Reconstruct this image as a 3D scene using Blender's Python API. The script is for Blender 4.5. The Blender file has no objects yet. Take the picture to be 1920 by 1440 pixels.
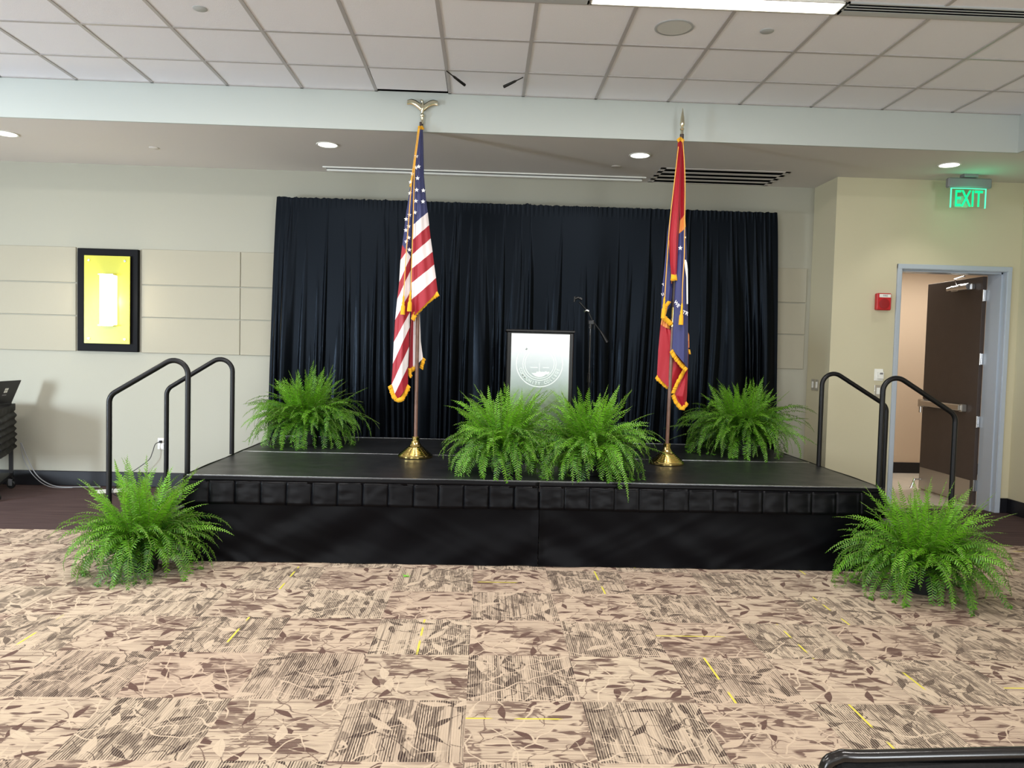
import bpy, math, random
from mathutils import Vector, Matrix, noise
PI = math.pi
rnd = random.Random(7)
C = bpy.context.scene.collection
SC = bpy.context.scene

# ------------------------------------------------------------------ camera (solved from the carpet and ceiling grids)
H = 1.5333
F = 1453.83
cr = Vector((0.99904, -0.03446, 0.02543)).normalized()
cf = Vector((0.0355, 0.9984, -0.0441)).normalized()
cr = (cr - cf * cr.dot(cf)).normalized()
cu = cr.cross(cf).normalized()
cam = bpy.data.cameras.new('camera'); camo = bpy.data.objects.new('camera', cam); C.objects.link(camo)
cam.sensor_width = 36; cam.lens = F / 1920 * 36; cam.clip_start = .05; cam.clip_end = 100
m = Matrix((cr, cu, -cf)).transposed().to_4x4(); m.translation = (0, 0, H); camo.matrix_world = m
SC.camera = camo

def ray(x, y): return cf + cr * ((x - 960) / F) - cu * ((y - 720) / F)
def aty(x, y, Y):
    d = ray(x, y); return Vector((0, 0, H)) + d * (Y / d.y)
def atz(x, y, z):
    d = ray(x, y); return Vector((0, 0, H)) + d * ((z - H) / d.z)

# ------------------------------------------------------------------ materials
def s2l(c):
    return tuple(((v / 255) / 12.92 if v / 255 <= .04045 else ((v / 255 + .055) / 1.055) ** 2.4) for v in c)

def mat(name, rgb=None, rough=.5, metal=0., lin=None, spec=.5, bump=0., bscale=200., emit=None, estr=0., trans=0., sheen=0., var=0., vscale=3., coat=0., alpha=1., ior=1.45):
    m = bpy.data.materials.new(name); m.use_nodes = True
    nt = m.node_tree; b = nt.nodes['Principled BSDF']
    col = lin if lin else s2l(rgb)
    b.inputs['Base Color'].default_value = (*col, 1)
    b.inputs['Roughness'].default_value = rough; b.inputs['Metallic'].default_value = metal
    b.inputs['Specular IOR Level'].default_value = spec; b.inputs['Transmission Weight'].default_value = trans
    b.inputs['IOR'].default_value = ior
    b.inputs['Coat Weight'].default_value = coat
    if sheen: b.inputs['Sheen Weight'].default_value = sheen; b.inputs['Sheen Roughness'].default_value = .4
    if emit: b.inputs['Emission Color'].default_value = (*s2l(emit), 1); b.inputs['Emission Strength'].default_value = estr
    tc = nt.nodes.new('ShaderNodeTexCoord')
    if var:
        n = nt.nodes.new('ShaderNodeTexNoise'); n.inputs['Scale'].default_value = vscale; n.inputs['Detail'].default_value = 4
        nt.links.new(tc.outputs['Object'], n.inputs['Vector'])
        r = nt.nodes.new('ShaderNodeValToRGB')
        r.color_ramp.elements[0].position = .3; r.color_ramp.elements[1].position = .7
        r.color_ramp.elements[0].color = (*[v * (1 - var) for v in col], 1); r.color_ramp.elements[1].color = (*[min(1, v * (1 + var)) for v in col], 1)
        nt.links.new(n.outputs['Fac'], r.inputs['Fac']); nt.links.new(r.outputs['Color'], b.inputs['Base Color'])
    if bump:
        n = nt.nodes.new('ShaderNodeTexNoise'); n.inputs['Scale'].default_value = bscale; n.inputs['Detail'].default_value = 3
        nt.links.new(tc.outputs['Object'], n.inputs['Vector'])
        k = nt.nodes.new('ShaderNodeBump'); k.inputs['Strength'].default_value = bump; k.inputs['Distance'].default_value = .005
        nt.links.new(n.outputs['Fac'], k.inputs['Height']); nt.links.new(k.outputs['Normal'], b.inputs['Normal'])
    return m

WALLC = (205, 198, 172)
M = {}
M['wall'] = mat('wall_paint', (168, 166, 152), .75, bump=.15, bscale=260, spec=.3)
M['wall_right'] = mat('wall_paint_tan', (201, 194, 166), .75, bump=.15, bscale=260, spec=.3)
M['hall_wall'] = mat('hallway_paint', (206, 187, 165), .75, bump=.1, bscale=200, spec=.3)
M['panel'] = mat('fabric_wall_panel', (170, 165, 148), .9, bump=.4, bscale=420, spec=.15)
M['soffit'] = mat('soffit_paint', (188, 194, 190), .7, bump=.1, bscale=200, spec=.3)
M['lowceil'] = mat('lower_ceiling_paint', (214, 209, 205), .8, spec=.3)
M['tile'] = mat('ceiling_tile_mineral', (238, 238, 244), .75, bump=.5, bscale=300, spec=.3)
M['tbar'] = mat('ceiling_grid_metal', (176, 172, 172), .4, spec=.5)
M['black_base'] = mat('black_vinyl_base', (20, 20, 26), .4)
M['dark_gap'] = mat('dark_gap', (5, 5, 6), .9, spec=0.)
M['black_metal'] = mat('black_powder_coat', (14, 14, 16), .38, spec=.35)
M['black_gloss'] = mat('black_gloss', (16, 14, 14), .2, spec=.7)
M['black_fabric'] = mat('black_fabric', (9, 9, 11), .6, spec=.3, bump=.3, bscale=120)
M['satin'] = mat('black_satin_skirt', (5, 5, 8), .38, spec=.15)
M['skirt'] = mat('black_cloth_skirt', (5, 5, 8), .42, spec=.10)
M['drape'] = mat('navy_black_drape', lin=(.0007, .0010, .0018), rough=.34, spec=.15)
M['drape'].node_tree.nodes['Principled BSDF'].inputs['Specular Tint'].default_value = (.62, .78, 1, 1)
M['alu'] = mat('aluminium_trim', (205, 205, 205), .25, metal=1.)
M['chrome'] = mat('satin_chrome', (200, 202, 205), .22, metal=1.)
M['brass'] = mat('polished_brass', (214, 190, 120), .13, metal=1.)
M['silver'] = mat('pale_brass_finial', (222, 216, 190), .16, metal=1.)
M['wood_pole'] = mat('oak_pole', (112, 84, 72), .35, var=.25, vscale=14)
M['dark_pole'] = mat('dark_oak_pole', (58, 46, 40), .35, var=.25, vscale=14)
M['gold_fringe'] = mat('gold_fringe', (244, 178, 22), .6, bump=.8, bscale=300, sheen=.2)
M['gold_cord'] = mat('gold_cord', (226, 170, 80), .6, bump=.5, bscale=300)
M['white'] = mat('white_plastic', (235, 235, 228), .4)
M['light_grey'] = mat('light_grey_enamel', (178, 182, 184), .5)
M['grey'] = mat('grey_plastic', (130, 130, 132), .5)
M['door_frame'] = mat('grey_blue_door_frame', (176, 186, 198), .3, spec=.6)
M['door'] = mat('dark_brown_door', (72, 62, 58), .45, bump=.1, bscale=60, var=.06, vscale=8)
M['red_plastic'] = mat('red_plastic', (190, 32, 38), .35)
M['red_dark'] = mat('dark_red_grille', (150, 18, 24), .5)
M['steel'] = mat('brushed_steel', (190, 186, 180), .32, metal=.9)
M['sconce_glass'] = mat('yellow_green_acrylic', (194, 192, 66), .3, spec=.3)
M['shade'] = mat('lit_frosted_shade', (255, 250, 240), .4, emit=(255, 240, 205), estr=9)
M['lamp'] = mat('lit_lamp_lens', (255, 255, 255), .4, emit=(255, 252, 246), estr=7)
M['fixture'] = mat('lit_linear_lens', (255, 255, 255), .4, emit=(255, 252, 246), estr=6)
M['exit_green'] = mat('lit_green_letters', (0, 60, 30), .4, emit=(0, 255, 150), estr=1.3)
M['exit_edge'] = mat('lit_green_edge', (0, 60, 30), .4, emit=(90, 255, 200), estr=1.2)
M['glass'] = mat('clear_acrylic', (235, 250, 240), .02, trans=1., spec=.3)
M['laptop'] = mat('dark_laptop_shell', (52, 52, 54), .4, metal=.3)
M['screen'] = mat('laptop_screen', (10, 10, 12), .2)
M['black'] = mat('black_plastic', (14, 14, 15), .35)
M['pot'] = mat('black_plastic_pot', (18, 20, 22), .5)
M['hall_floor'] = mat('hallway_floor_tile', (225, 218, 205), .25, var=.04, vscale=6)
M['speaker'] = mat('speaker_grille', (205, 207, 205), .6)
M['cable'] = mat('grey_cable', (150, 152, 156), .5)
M['flag_red'] = mat('flag_red_nylon', (160, 14, 34), .5, sheen=.2)
M['flag_gold'] = mat('flag_gold_nylon', (224, 140, 70), .5, sheen=.2)
M['flag_blue'] = mat('flag_blue_nylon', (48, 52, 104), .5, sheen=.2)
M['flag_white'] = mat('flag_white', (240, 238, 236), .55)
M['seal'] = mat('etched_seal', (222, 232, 226), .5, metal=.2)
M['etch_text'] = mat('etched_text', (214, 224, 218), .5, metal=.2)

# --- node helpers for the patterned materials
class NT:
    def __init__(s, name, rough=.8):
        s.m = bpy.data.materials.new(name); s.m.use_nodes = True; s.t = s.m.node_tree; s.b = s.t.nodes['Principled BSDF']
        s.b.inputs['Roughness'].default_value = rough
    def n(s, typ, **kw):
        k = s.t.nodes.new(typ)
        for a, v in kw.items(): setattr(k, a, v)
        return k
    def put(s, sock, v):
        if isinstance(v, bpy.types.NodeSocket): s.t.links.new(v, sock)
        else: sock.default_value = v
    def f(s, op, a, b=0., c=0.):
        k = s.n('ShaderNodeMath', operation=op)
        s.put(k.inputs[0], a); s.put(k.inputs[1], b); s.put(k.inputs[2], c)
        return k.outputs[0]
    def mix(s, fac, a, b):
        k = s.n('ShaderNodeMix', data_type='RGBA')
        s.put(k.inputs[0], fac); s.put(k.inputs[6], a if isinstance(a, bpy.types.NodeSocket) else (*a, 1)); s.put(k.inputs[7], b if isinstance(b, bpy.types.NodeSocket) else (*b, 1))
        return k.outputs[2]
    def xyz(s, x, y, z=0.):
        k = s.n('ShaderNodeCombineXYZ'); s.put(k.inputs[0], x); s.put(k.inputs[1], y); s.put(k.inputs[2], z); return k.outputs[0]
    def noise(s, v, sc, det=2., rough=.5):
        k = s.n('ShaderNodeTexNoise'); s.put(k.inputs['Vector'], v); k.inputs['Scale'].default_value = sc; k.inputs['Detail'].default_value = det; k.inputs['Roughness'].default_value = rough
        return k.outputs['Fac']
    def step(s, v, lo, hi):
        k = s.n('ShaderNodeMapRange'); s.put(k.inputs[0], v); k.inputs[1].default_value = lo; k.inputs[2].default_value = hi; return k.outputs[0]

def carpet_material():
    s = NT('patterned_carpet_tiles', .92); f = s.f
    s.b.inputs['Specular IOR Level'].default_value = .15
    g = s.n('ShaderNodeNewGeometry'); sp = s.n('ShaderNodeSeparateXYZ'); s.put(sp.inputs[0], g.outputs['Position'])
    T = .505
    u = f('DIVIDE', f('SUBTRACT', sp.outputs[0], -.0452), T); v = f('DIVIDE', f('SUBTRACT', 5.3397, sp.outputs[1]), T)
    iu = f('FLOOR', u); iv = f('FLOOR', v); fu = f('SUBTRACT', u, iu); fv = f('SUBTRACT', v, iv)
    par = f('MODULO', f('ADD', f('ADD', iu, iv), 100.), 2.)            # 1: ribs run away from the camera
    inv = f('SUBTRACT', 1., par)
    a = f('MULTIPLY', f('ADD', f('MULTIPLY', fu, par), f('MULTIPLY', fv, inv)), T)
    b = f('MULTIPLY', f('ADD', f('MULTIPLY', fv, par), f('MULTIPLY', fu, inv)), T)
    w = s.n('ShaderNodeTexWhiteNoise', noise_dimensions='2D'); s.put(w.inputs['Vector'], s.xyz(iu, iv)); wc = s.n('ShaderNodeSeparateXYZ'); s.put(wc.inputs[0], w.outputs['Color'])
    r1, r2, r3 = wc.outputs
    A = f('ADD', a, f('MULTIPLY', r1, 37.)); B = f('ADD', b, f('MULTIPLY', r2, 53.))
    P = s.xyz(A, B)
    # ribs
    rib = f('SINE', f('MULTIPLY', a, 2 * PI / .0104))
    brk = s.noise(s.xyz(f('MULTIPLY', A, 190.), f('MULTIPLY', B, f('ADD', 7., f('MULTIPLY', par, 23.)))), 1., 2.)
    ribm = s.step(f('ADD', f('MULTIPLY', rib, .5), f('MULTIPLY', f('SUBTRACT', brk, .5), 1.5)), -.05, .2)
    # bands across the rib direction
    band = s.noise(s.xyz(f('MULTIPLY', A, 26.), f('MULTIPLY', B, 1.2)), 1., 2., .6)
    thin = s.step(s.noise(s.xyz(f('MULTIPLY', A, 75.), f('MULTIPLY', B, .8)), 1., 2.), .60, .66)
    thin2 = s.step(s.noise(s.xyz(f('MULTIPLY', A, 150.), f('MULTIPLY', B, 4.)), 1., 2.), .56, .64)
    thin = f('MAXIMUM', thin, f('MULTIPLY', thin2, f('SUBTRACT', .75, f('MULTIPLY', par, .4))))
    amp = s.step(band, .42, .58)
    block = f('MULTIPLY', s.step(s.noise(s.xyz(f('MULTIPLY', A, 24.), f('MULTIPLY', B, 7.)), 1., 1.), .55, .58), s.step(s.noise(P, 4., 2.), .45, .5))
    # leaves: two scattered layers
    def leaf(k, off, L, W, thr):
        q = s.n('ShaderNodeVectorMath', operation='MULTIPLY_ADD'); s.put(q.inputs[0], P); q.inputs[1].default_value = (k, k, 0); q.inputs[2].default_value = (off, off * .7, 0)
        vo = s.n('ShaderNodeTexVoronoi', voronoi_dimensions='2D'); vo.inputs['Scale'].default_value = 1.; vo.inputs['Randomness'].default_value = .8; s.put(vo.inputs['Vector'], q.outputs[0])
        d = s.n('ShaderNodeVectorMath', operation='SUBTRACT'); s.put(d.inputs[0], q.outputs[0]); s.put(d.inputs[1], vo.outputs['Position'])
        cs = s.n('ShaderNodeSeparateXYZ'); s.put(cs.inputs[0], vo.outputs['Color'])
        ro = s.n('ShaderNodeVectorRotate', rotation_type='Z_AXIS'); s.put(ro.inputs['Vector'], d.outputs[0]); s.put(ro.inputs['Angle'], f('MULTIPLY', cs.outputs[0], 6.283))
        e = s.n('ShaderNodeSeparateXYZ'); s.put(e.inputs[0], ro.outputs[0])
        x2 = f('POWER', f('ABSOLUTE', f('DIVIDE', e.outputs[0], L)), 1.5)
        yy = f('ABSOLUTE', f('ADD', e.outputs[1], f('MULTIPLY', x2, .05)))
        ins = s.step(f('SUBTRACT', f('MULTIPLY', f('SUBTRACT', 1., x2), W), yy), 0., .012)
        on = f('GREATER_THAN', cs.outputs[1], thr)
        rib_ = s.step(f('ABSOLUTE', e.outputs[1]), .0, .008)
        return f('MULTIPLY', ins, on), f('MULTIPLY', f('SUBTRACT', 1., s.step(f('SUBTRACT', yy, .0), .008, .016)), f('MULTIPLY', on, f('LESS_THAN', x2, 1.9)))
    lf, st = leaf(6.6, 3.1, .44, .12, .30)
    lf2, st2 = leaf(5.1, 11.7, .40, .12, .60)
    # twigs: families of long thin wandering lines
    wob = s.noise(P, 7., 2.); wob2 = s.noise(P, 4., 2.)
    sA = s.n('ShaderNodeSeparateXYZ'); s.put(sA.inputs[0], P)
    def fam(deg, k, wd, src, seed):
        c_, s__ = math.cos(math.radians(deg)), math.sin(math.radians(deg))
        t_ = f('ADD', f('ADD', f('MULTIPLY', sA.outputs[0], c_ * k), f('MULTIPLY', sA.outputs[1], s__ * k)), f('ADD', f('MULTIPLY', src, k * .22), seed))
        fr = f('ABSOLUTE', f('SUBTRACT', f('FRACT', t_), .5))
        msk = s.step(s.noise(s.xyz(f('ADD', A, seed), B, f('MULTIPLY', f('FLOOR', t_), 3.7)), 3.3, 0.), .47, .5)
        return f('MULTIPLY', f('SUBTRACT', 1., s.step(fr, wd * .55 * k, wd * k)), msk)
    twd = f('MAXIMUM', f('MAXIMUM', fam(22, 5.2, .0046, wob, .3), fam(-40, 4.4, .0042, wob2, 2.1)), fam(75, 4.9, .0042, wob, 5.3))
    twl = f('MAXIMUM', f('MAXIMUM', fam(55, 8., .0050, wob2, 1.3), fam(-18, 7., .0046, wob, 7.7)), fam(-68, 8.6, .0046, wob2, 3.9))
    twl = f('MULTIPLY', twl, s.step(s.noise(P, 2.4, 1.), .44, .5))
    dark_area = f('MULTIPLY', s.step(s.noise(P, 3.6, 1.), .54, .57), s.step(s.noise(s.xyz(f('MULTIPLY', A, 70.), f('MULTIPLY', B, 11.)), 1., 2.), .44, .5))
    grain = s.noise(g.outputs['Position'], 420., 2., .7)
    # strength of brown
    base = f('MULTIPLY', ribm, f('ADD', f('ADD', .10, f('MULTIPLY', par, .06)), f('MULTIPLY', amp, f('ADD', .14, f('MULTIPLY', par, .62)))))
    base = f('MAXIMUM', base, f('MULTIPLY', thin, .7))
    streak = s.step(s.noise(s.xyz(f('MULTIPLY', A, 85.), f('MULTIPLY', B, 3.)), 1., 4., .7), .38, .68)
    base = f('MAXIMUM', base, f('MULTIPLY', streak, f('ADD', .16, f('MULTIPLY', s.step(s.noise(P, 5., 2.), .4, .6), f('SUBTRACT', .44, f('MULTIPLY', par, .2))))))
    fill = f('MAXIMUM', f('MAXIMUM', f('MULTIPLY', lf, 1.), f('MULTIPLY', block, .85)), f('MULTIPLY', dark_area, .7))
    fill = f('MULTIPLY', fill, f('ADD', f('SUBTRACT', .82, f('MULTIPLY', par, .2)), f('MULTIPLY', ribm, .48)))
    base = f('MAXIMUM', base, fill)
    base = f('MAXIMUM', base, f('MULTIPLY', f('MAXIMUM', f('MAXIMUM', twd, st), st2), f('ADD', .6, f('MULTIPLY', ribm, .35))))
    light = f('MAXIMUM', f('MULTIPLY', twl, .9), f('MULTIPLY', lf2, .85))
    base = f('MULTIPLY', base, f('SUBTRACT', 1., light))
    base = f('ADD', base, f('MULTIPLY', f('SUBTRACT', grain, .5), .55))
    base = s.step(base, 0., 1.)
    cream = s.mix(r3, s2l((206, 188, 165)), s2l((198, 177, 156)))
    brown = s.mix(par, s2l((80, 54, 51)), s2l((46, 32, 32)))
    col = s.mix(base, cream, brown)
    # yellow accent threads in some tiles
    ya = f('LESS_THAN', f('ABSOLUTE', f('SUBTRACT', a, f('MULTIPLY', f('ADD', .2, f('MULTIPLY', r2, .6)), T))), .0055)
    yb = s.step(s.noise(s.xyz(f('MULTIPLY', B, 5.), r1), 1., 0.), .44, .5)
    ym = f('MULTIPLY', f('MULTIPLY', ya, yb), f('GREATER_THAN', r1, .74))
    col = s.mix(ym, col, s2l((216, 204, 84)))
    s.put(s.b.inputs['Base Color'], col)
    bm = s.n('ShaderNodeBump'); bm.inputs['Strength'].default_value = .35; bm.inputs['Distance'].default_value = .004
    s.put(bm.inputs['Height'], f('ADD', f('MULTIPLY', rib, .25), grain)); s.put(s.b.inputs['Normal'], bm.outputs[0])
    return s.m
M['carpet'] = carpet_material()

def border_material():
    s = NT('dark_brown_carpet', .95); s.b.inputs['Specular IOR Level'].default_value = .1
    g = s.n('ShaderNodeNewGeometry'); sp = s.n('ShaderNodeSeparateXYZ'); s.put(sp.inputs[0], g.outputs['Position'])
    st = s.noise(s.xyz(s.f('MULTIPLY', sp.outputs[0], 2.), s.f('MULTIPLY', sp.outputs[1], 60.)), 1., 3.)
    gr = s.noise(g.outputs['Position'], 350., 2.)
    col = s.mix(s.step(s.f('ADD', s.f('MULTIPLY', st, .7), s.f('MULTIPLY', gr, .3)), .3, .7), s2l((58, 46, 46)), s2l((92, 76, 74)))
    s.put(s.b.inputs['Base Color'], col)
    bm = s.n('ShaderNodeBump'); bm.inputs['Strength'].default_value = .4; bm.inputs['Distance'].default_value = .004
    s.put(bm.inputs['Height'], gr); s.put(s.b.inputs['Normal'], bm.outputs[0])
    return s.m
M['border'] = border_material()

def deck_material():
    s = NT('black_textured_deck', .33)
    tc = s.n('ShaderNodeTexCoord'); n1 = s.noise(tc.outputs['Object'], 6., 4.)
    mp = s.n('ShaderNodeMapping'); s.put(mp.inputs[0], tc.outputs['Object']); mp.inputs['Scale'].default_value = (6, 60, 60)
    n2 = s.noise(mp.outputs[0], 1., 4.); n3 = s.noise(tc.outputs['Object'], 380., 2.)
    s.put(s.b.inputs['Base Color'], s.mix(s.step(n2, .35, .7), s2l((22, 23, 26)), s2l((40, 41, 43))))
    s.put(s.b.inputs['Roughness'], s.f('ADD', .24, s.f('MULTIPLY', n1, .25)))
    bm = s.n('ShaderNodeBump'); bm.inputs['Strength'].default_value = .25; bm.inputs['Distance'].default_value = .003
    s.put(bm.inputs['Height'], n3); s.put(s.b.inputs['Normal'], bm.outputs[0])
    return s.m
M['deck'] = deck_material()

def stripes_material():
    # the sheet carries two coordinates: x counts stripes down from the canton, y is below zero inside the canton
    s = NT('stars_and_stripes_cloth', .5); s.b.inputs['Sheen Weight'].default_value = .2
    uv = s.n('ShaderNodeUVMap'); sp = s.n('ShaderNodeSeparateXYZ'); s.put(sp.inputs[0], uv.outputs[0])
    k = s.f('FLOOR', s.f('ADD', sp.outputs[0], 100.)); odd = s.f('MODULO', k, 2.)
    col = s.mix(odd, s2l((238, 228, 230)), s2l((160, 16, 38)))
    col = s.mix(s.f('LESS_THAN', sp.outputs[1], 0.), col, s2l((44, 50, 98)))
    s.put(s.b.inputs['Base Color'], col)
    return s.m
M['stripes'] = stripes_material()

def fern_material():
    s = NT('fern_leaf', .45)
    at = s.n('ShaderNodeAttribute', attribute_name='age'); 
    col = s.mix(at.outputs['Fac'], s2l((18, 66, 18)), s2l((118, 184, 34)))
    s.put(s.b.inputs['Base Color'], col)
    tr = s.n('ShaderNodeBsdfTranslucent'); s.put(tr.inputs[0], s.mix(.5, col, s2l((140, 200, 60))))
    mx = s.n('ShaderNodeMixShader'); mx.inputs[0].default_value = .18
    s.t.links.new(s.b.outputs[0], mx.inputs[1]); s.t.links.new(tr.outputs[0], mx.inputs[2])
    s.t.links.new(mx.outputs[0], s.t.nodes['Material Output'].inputs[0])
    return s.m
M['fern'] = fern_material()
M['fern_stem'] = mat('fern_stem', (104, 120, 58), .6)

# ------------------------------------------------------------------ mesh builder
class MB:
    def __init__(s): s.v = []; s.f = []; s.mi = []; s.cur = 0
    def add(s, vs, fs):
        o = len(s.v); s.v += [Vector(p) for p in vs]
        for q in fs: s.f.append([i + o for i in q]); s.mi.append(s.cur)
        return s
    def box(s, x0, x1, y0, y1, z0, z1, bev=0., mtx=None):
        cx, cy, cz = (x0 + x1) / 2, (y0 + y1) / 2, (z0 + z1) / 2; a, b, c = abs(x1 - x0) / 2, abs(y1 - y0) / 2, abs(z1 - z0) / 2
        e = min(bev, a * .9, b * .9, c * .9)
        if e <= 0:
            vs = [Vector((cx + i * a, cy + j * b, cz + k * c)) for i in (-1, 1) for j in (-1, 1) for k in (-1, 1)]
            fs = [(0, 1, 3, 2), (4, 6, 7, 5), (0, 4, 5, 1), (2, 3, 7, 6), (0, 2, 6, 4), (1, 5, 7, 3)]
        else:
            vs = []; idx = {}
            for i in (-1, 1):
                for j in (-1, 1):
                    for k in (-1, 1):
                        for ax in range(3):
                            p = [i * a, j * b, k * c]; 
                            for t in range(3):
                                if t != ax: p[t] -= (i, j, k)[t] * e
                            idx[(i, j, k, ax)] = len(vs); vs.append(Vector((cx + p[0], cy + p[1], cz + p[2])))
            fs = []
            for sx in (-1, 1):
                q = [(sx, -1, -1, 0), (sx, 1, -1, 0), (sx, 1, 1, 0), (sx, -1, 1, 0)]; fs.append([idx[t] for t in (q if sx > 0 else q[::-1])])
                q = [(-1, sx, -1, 1), (-1, sx, 1, 1), (1, sx, 1, 1), (1, sx, -1, 1)]; fs.append([idx[t] for t in (q if sx > 0 else q[::-1])])
                q = [(-1, -1, sx, 2), (1, -1, sx, 2), (1, 1, sx, 2), (-1, 1, sx, 2)]; fs.append([idx[t] for t in (q if sx > 0 else q[::-1])])
            for i in (-1, 1):
                for j in (-1, 1):
                    for k in (-1, 1): fs.append([idx[(i, j, k, 0)], idx[(i, j, k, 1)], idx[(i, j, k, 2)]])
            for p in (-1, 1):
                for q in (-1, 1):
                    fs.append([idx[(p, q, -1, 0)], idx[(p, q, 1, 0)], idx[(p, q, 1, 1)], idx[(p, q, -1, 1)]])
                    fs.append([idx[(p, -1, q, 0)], idx[(p, 1, q, 0)], idx[(p, 1, q, 2)], idx[(p, -1, q, 2)]])
                    fs.append([idx[(-1, p, q, 1)], idx[(1, p, q, 1)], idx[(1, p, q, 2)], idx[(-1, p, q, 2)]])
        if mtx: vs = [mtx @ v for v in vs]
        return s.add(vs, fs)
    def tube(s, pts, r, n=10, cap=True, rr=None):
        pts = [Vector(p) for p in pts]; L = len(pts); vs = []; fs = []
        t0 = (pts[1] - pts[0]).normalized(); up = Vector((0, 0, 1)) if abs(t0.z) < .9 else Vector((1, 0, 0))
        nrm = t0.cross(up).normalized()
        for i, p in enumerate(pts):
            t = ((pts[min(i + 1, L - 1)] - pts[max(i - 1, 0)])).normalized()
            nrm = (nrm - t * nrm.dot(t)).normalized(); bi = t.cross(nrm)
            R = rr[i] if rr else r
            for k in range(n):
                a = 2 * PI * k / n; vs.append(p + nrm * (R * math.cos(a)) + bi * (R * math.sin(a)))
        for i in range(L - 1):
            for k in range(n):
                k2 = (k + 1) % n; fs.append((i * n + k, i * n + k2, (i + 1) * n + k2, (i + 1) * n + k))
        if cap: fs.append(tuple(range(n))[::-1]); fs.append(tuple((L - 1) * n + k for k in range(n)))
        return s.add(vs, fs)
    def lathe(s, prof, c=(0, 0, 0), n=32, mtx=None, cap=True):
        vs = []; fs = []; c = Vector(c)
        for (r, z) in prof:
            for k in range(n):
                a = 2 * PI * k / n; v = Vector((r * math.cos(a), r * math.sin(a), z))
                if mtx: v = mtx @ v
                vs.append(c + v)
        for i in range(len(prof) - 1):
            for k in range(n):
                k2 = (k + 1) % n; fs.append((i * n + k, i * n + k2, (i + 1) * n + k2, (i + 1) * n + k))
        if cap: fs.append(tuple(range(n))[::-1]); fs.append(tuple((len(prof) - 1) * n + k for k in range(n)))
        return s.add(vs, fs)
    def grid(s, fn, nu, nv, close=False):
        vs = [fn(i / nu, j / nv) for j in range(nv + 1) for i in range(nu + 1)]
        fs = [(j * (nu + 1) + i, j * (nu + 1) + i + 1, (j + 1) * (nu + 1) + i + 1, (j + 1) * (nu + 1) + i) for j in range(nv) for i in range(nu)]
        return s.add(vs, fs)
    def poly(s, pts, thick):
        # flat outline (list of vectors) extruded by the vector thick
        n = len(pts); t = Vector(thick); pts = [Vector(p) for p in pts]
        return s.add(pts + [p + t for p in pts], [tuple(range(n)), tuple(range(2 * n - 1, n - 1, -1))] + [(i, (i + 1) % n + 0, (i + 1) % n + n, i + n) for i in range(n)])

def wloc(o):
    v = Vector(o.location)
    while o.parent: o = o.parent; v += Vector(o.location)
    return v

def build(name, mb, mats, parent=None, smooth=False, uv=None, attr=None, origin=None, solid=0.):
    if not isinstance(mats, (list, tuple)): mats = [mats]
    if parent is not None: org = wloc(parent)
    elif origin is not None: org = Vector(origin)
    else:
        xs = [v.x for v in mb.v]; ys = [v.y for v in mb.v]; zs = [v.z for v in mb.v]
        org = Vector(((min(xs) + max(xs)) / 2, (min(ys) + max(ys)) / 2, min(zs)))
    me = bpy.data.meshes.new(name); me.from_pydata([tuple(v - org) for v in mb.v], [], mb.f)
    for k in mats: me.materials.append(k)
    me.polygons.foreach_set('material_index', mb.mi)
    me.polygons.foreach_set('use_smooth', [smooth] * len(mb.f))
    if uv:
        l = me.uv_layers.new(name='UVMap')
        for p in me.polygons:
            for li in p.loop_indices: l.data[li].uv = uv[me.loops[li].vertex_index]
    if attr:
        a = me.attributes.new('age', 'FLOAT', 'POINT'); a.data.foreach_set('value', attr)
    me.update()
    o = bpy.data.objects.new(name, me); C.objects.link(o)
    if parent is not None: o.parent = parent
    else: o.location = org
    if smooth:
        md = o.modifiers.new('wn', 'WEIGHTED_NORMAL') if False else None
        me.set_sharp_from_angle(angle=math.radians(38))
    if solid:
        md = o.modifiers.new('thickness', 'SOLIDIFY'); md.thickness = solid; md.offset = 0
    return o

def tag(o, label=None, cat=None, group=None, kind=None):
    if label: o['label'] = label
    if cat: o['category'] = cat
    if group: o['group'] = group
    if kind: o['kind'] = kind
    return o
def thing(name, loc, label, cat, group=None, kind=None):
    o = bpy.data.objects.new(name, None); C.objects.link(o); o.location = loc; o.empty_display_size = .1
    return tag(o, label, cat, group, kind)
def struct(name, mb, m, label, cat, parent=None, smooth=False):
    return tag(build(name, mb, m, parent, smooth), label, cat, None, 'structure')
def copy_tree(o, loc, label):
    c = o.copy(); C.objects.link(c); c.location = loc; c['label'] = label
    def rec(a, b):
        for ch in [x for x in bpy.data.objects if x.parent == a]:
            d = ch.copy(); C.objects.link(d); d.parent = b; rec(ch, d)
    rec(o, c); return c

# ------------------------------------------------------------------ room shell
XL, XR, YB, YF = -7.6, 5.36, 8.2, -5.0
ZU, ZL, YS, XS = 3.653, 3.33, 6.576, 4.52
fl = MB(); fl.box(XL, XR, YF, 6.28, -.1, 0)
fl.cur = 1; fl.box(XL, XR, 6.28, 7.67, -.1, 0); fl.box(XL, 3.455, 7.67, 8.2, -.1, 0); fl.box(4.12, 5.25, 7.67, 7.8, -.1, 0)
fl.cur = 2; fl.box(4.12, 5.25, 7.8, 7.95, -.1, 0); fl.box(3.5, 8.5, 7.95, 10.26, -.1, 0)
struct('floor', fl, [M['carpet'], M['border'], M['hall_floor']], 'cream and brown leaf-patterned carpet tiles with a dark brown border before the wall', 'floor')

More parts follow.
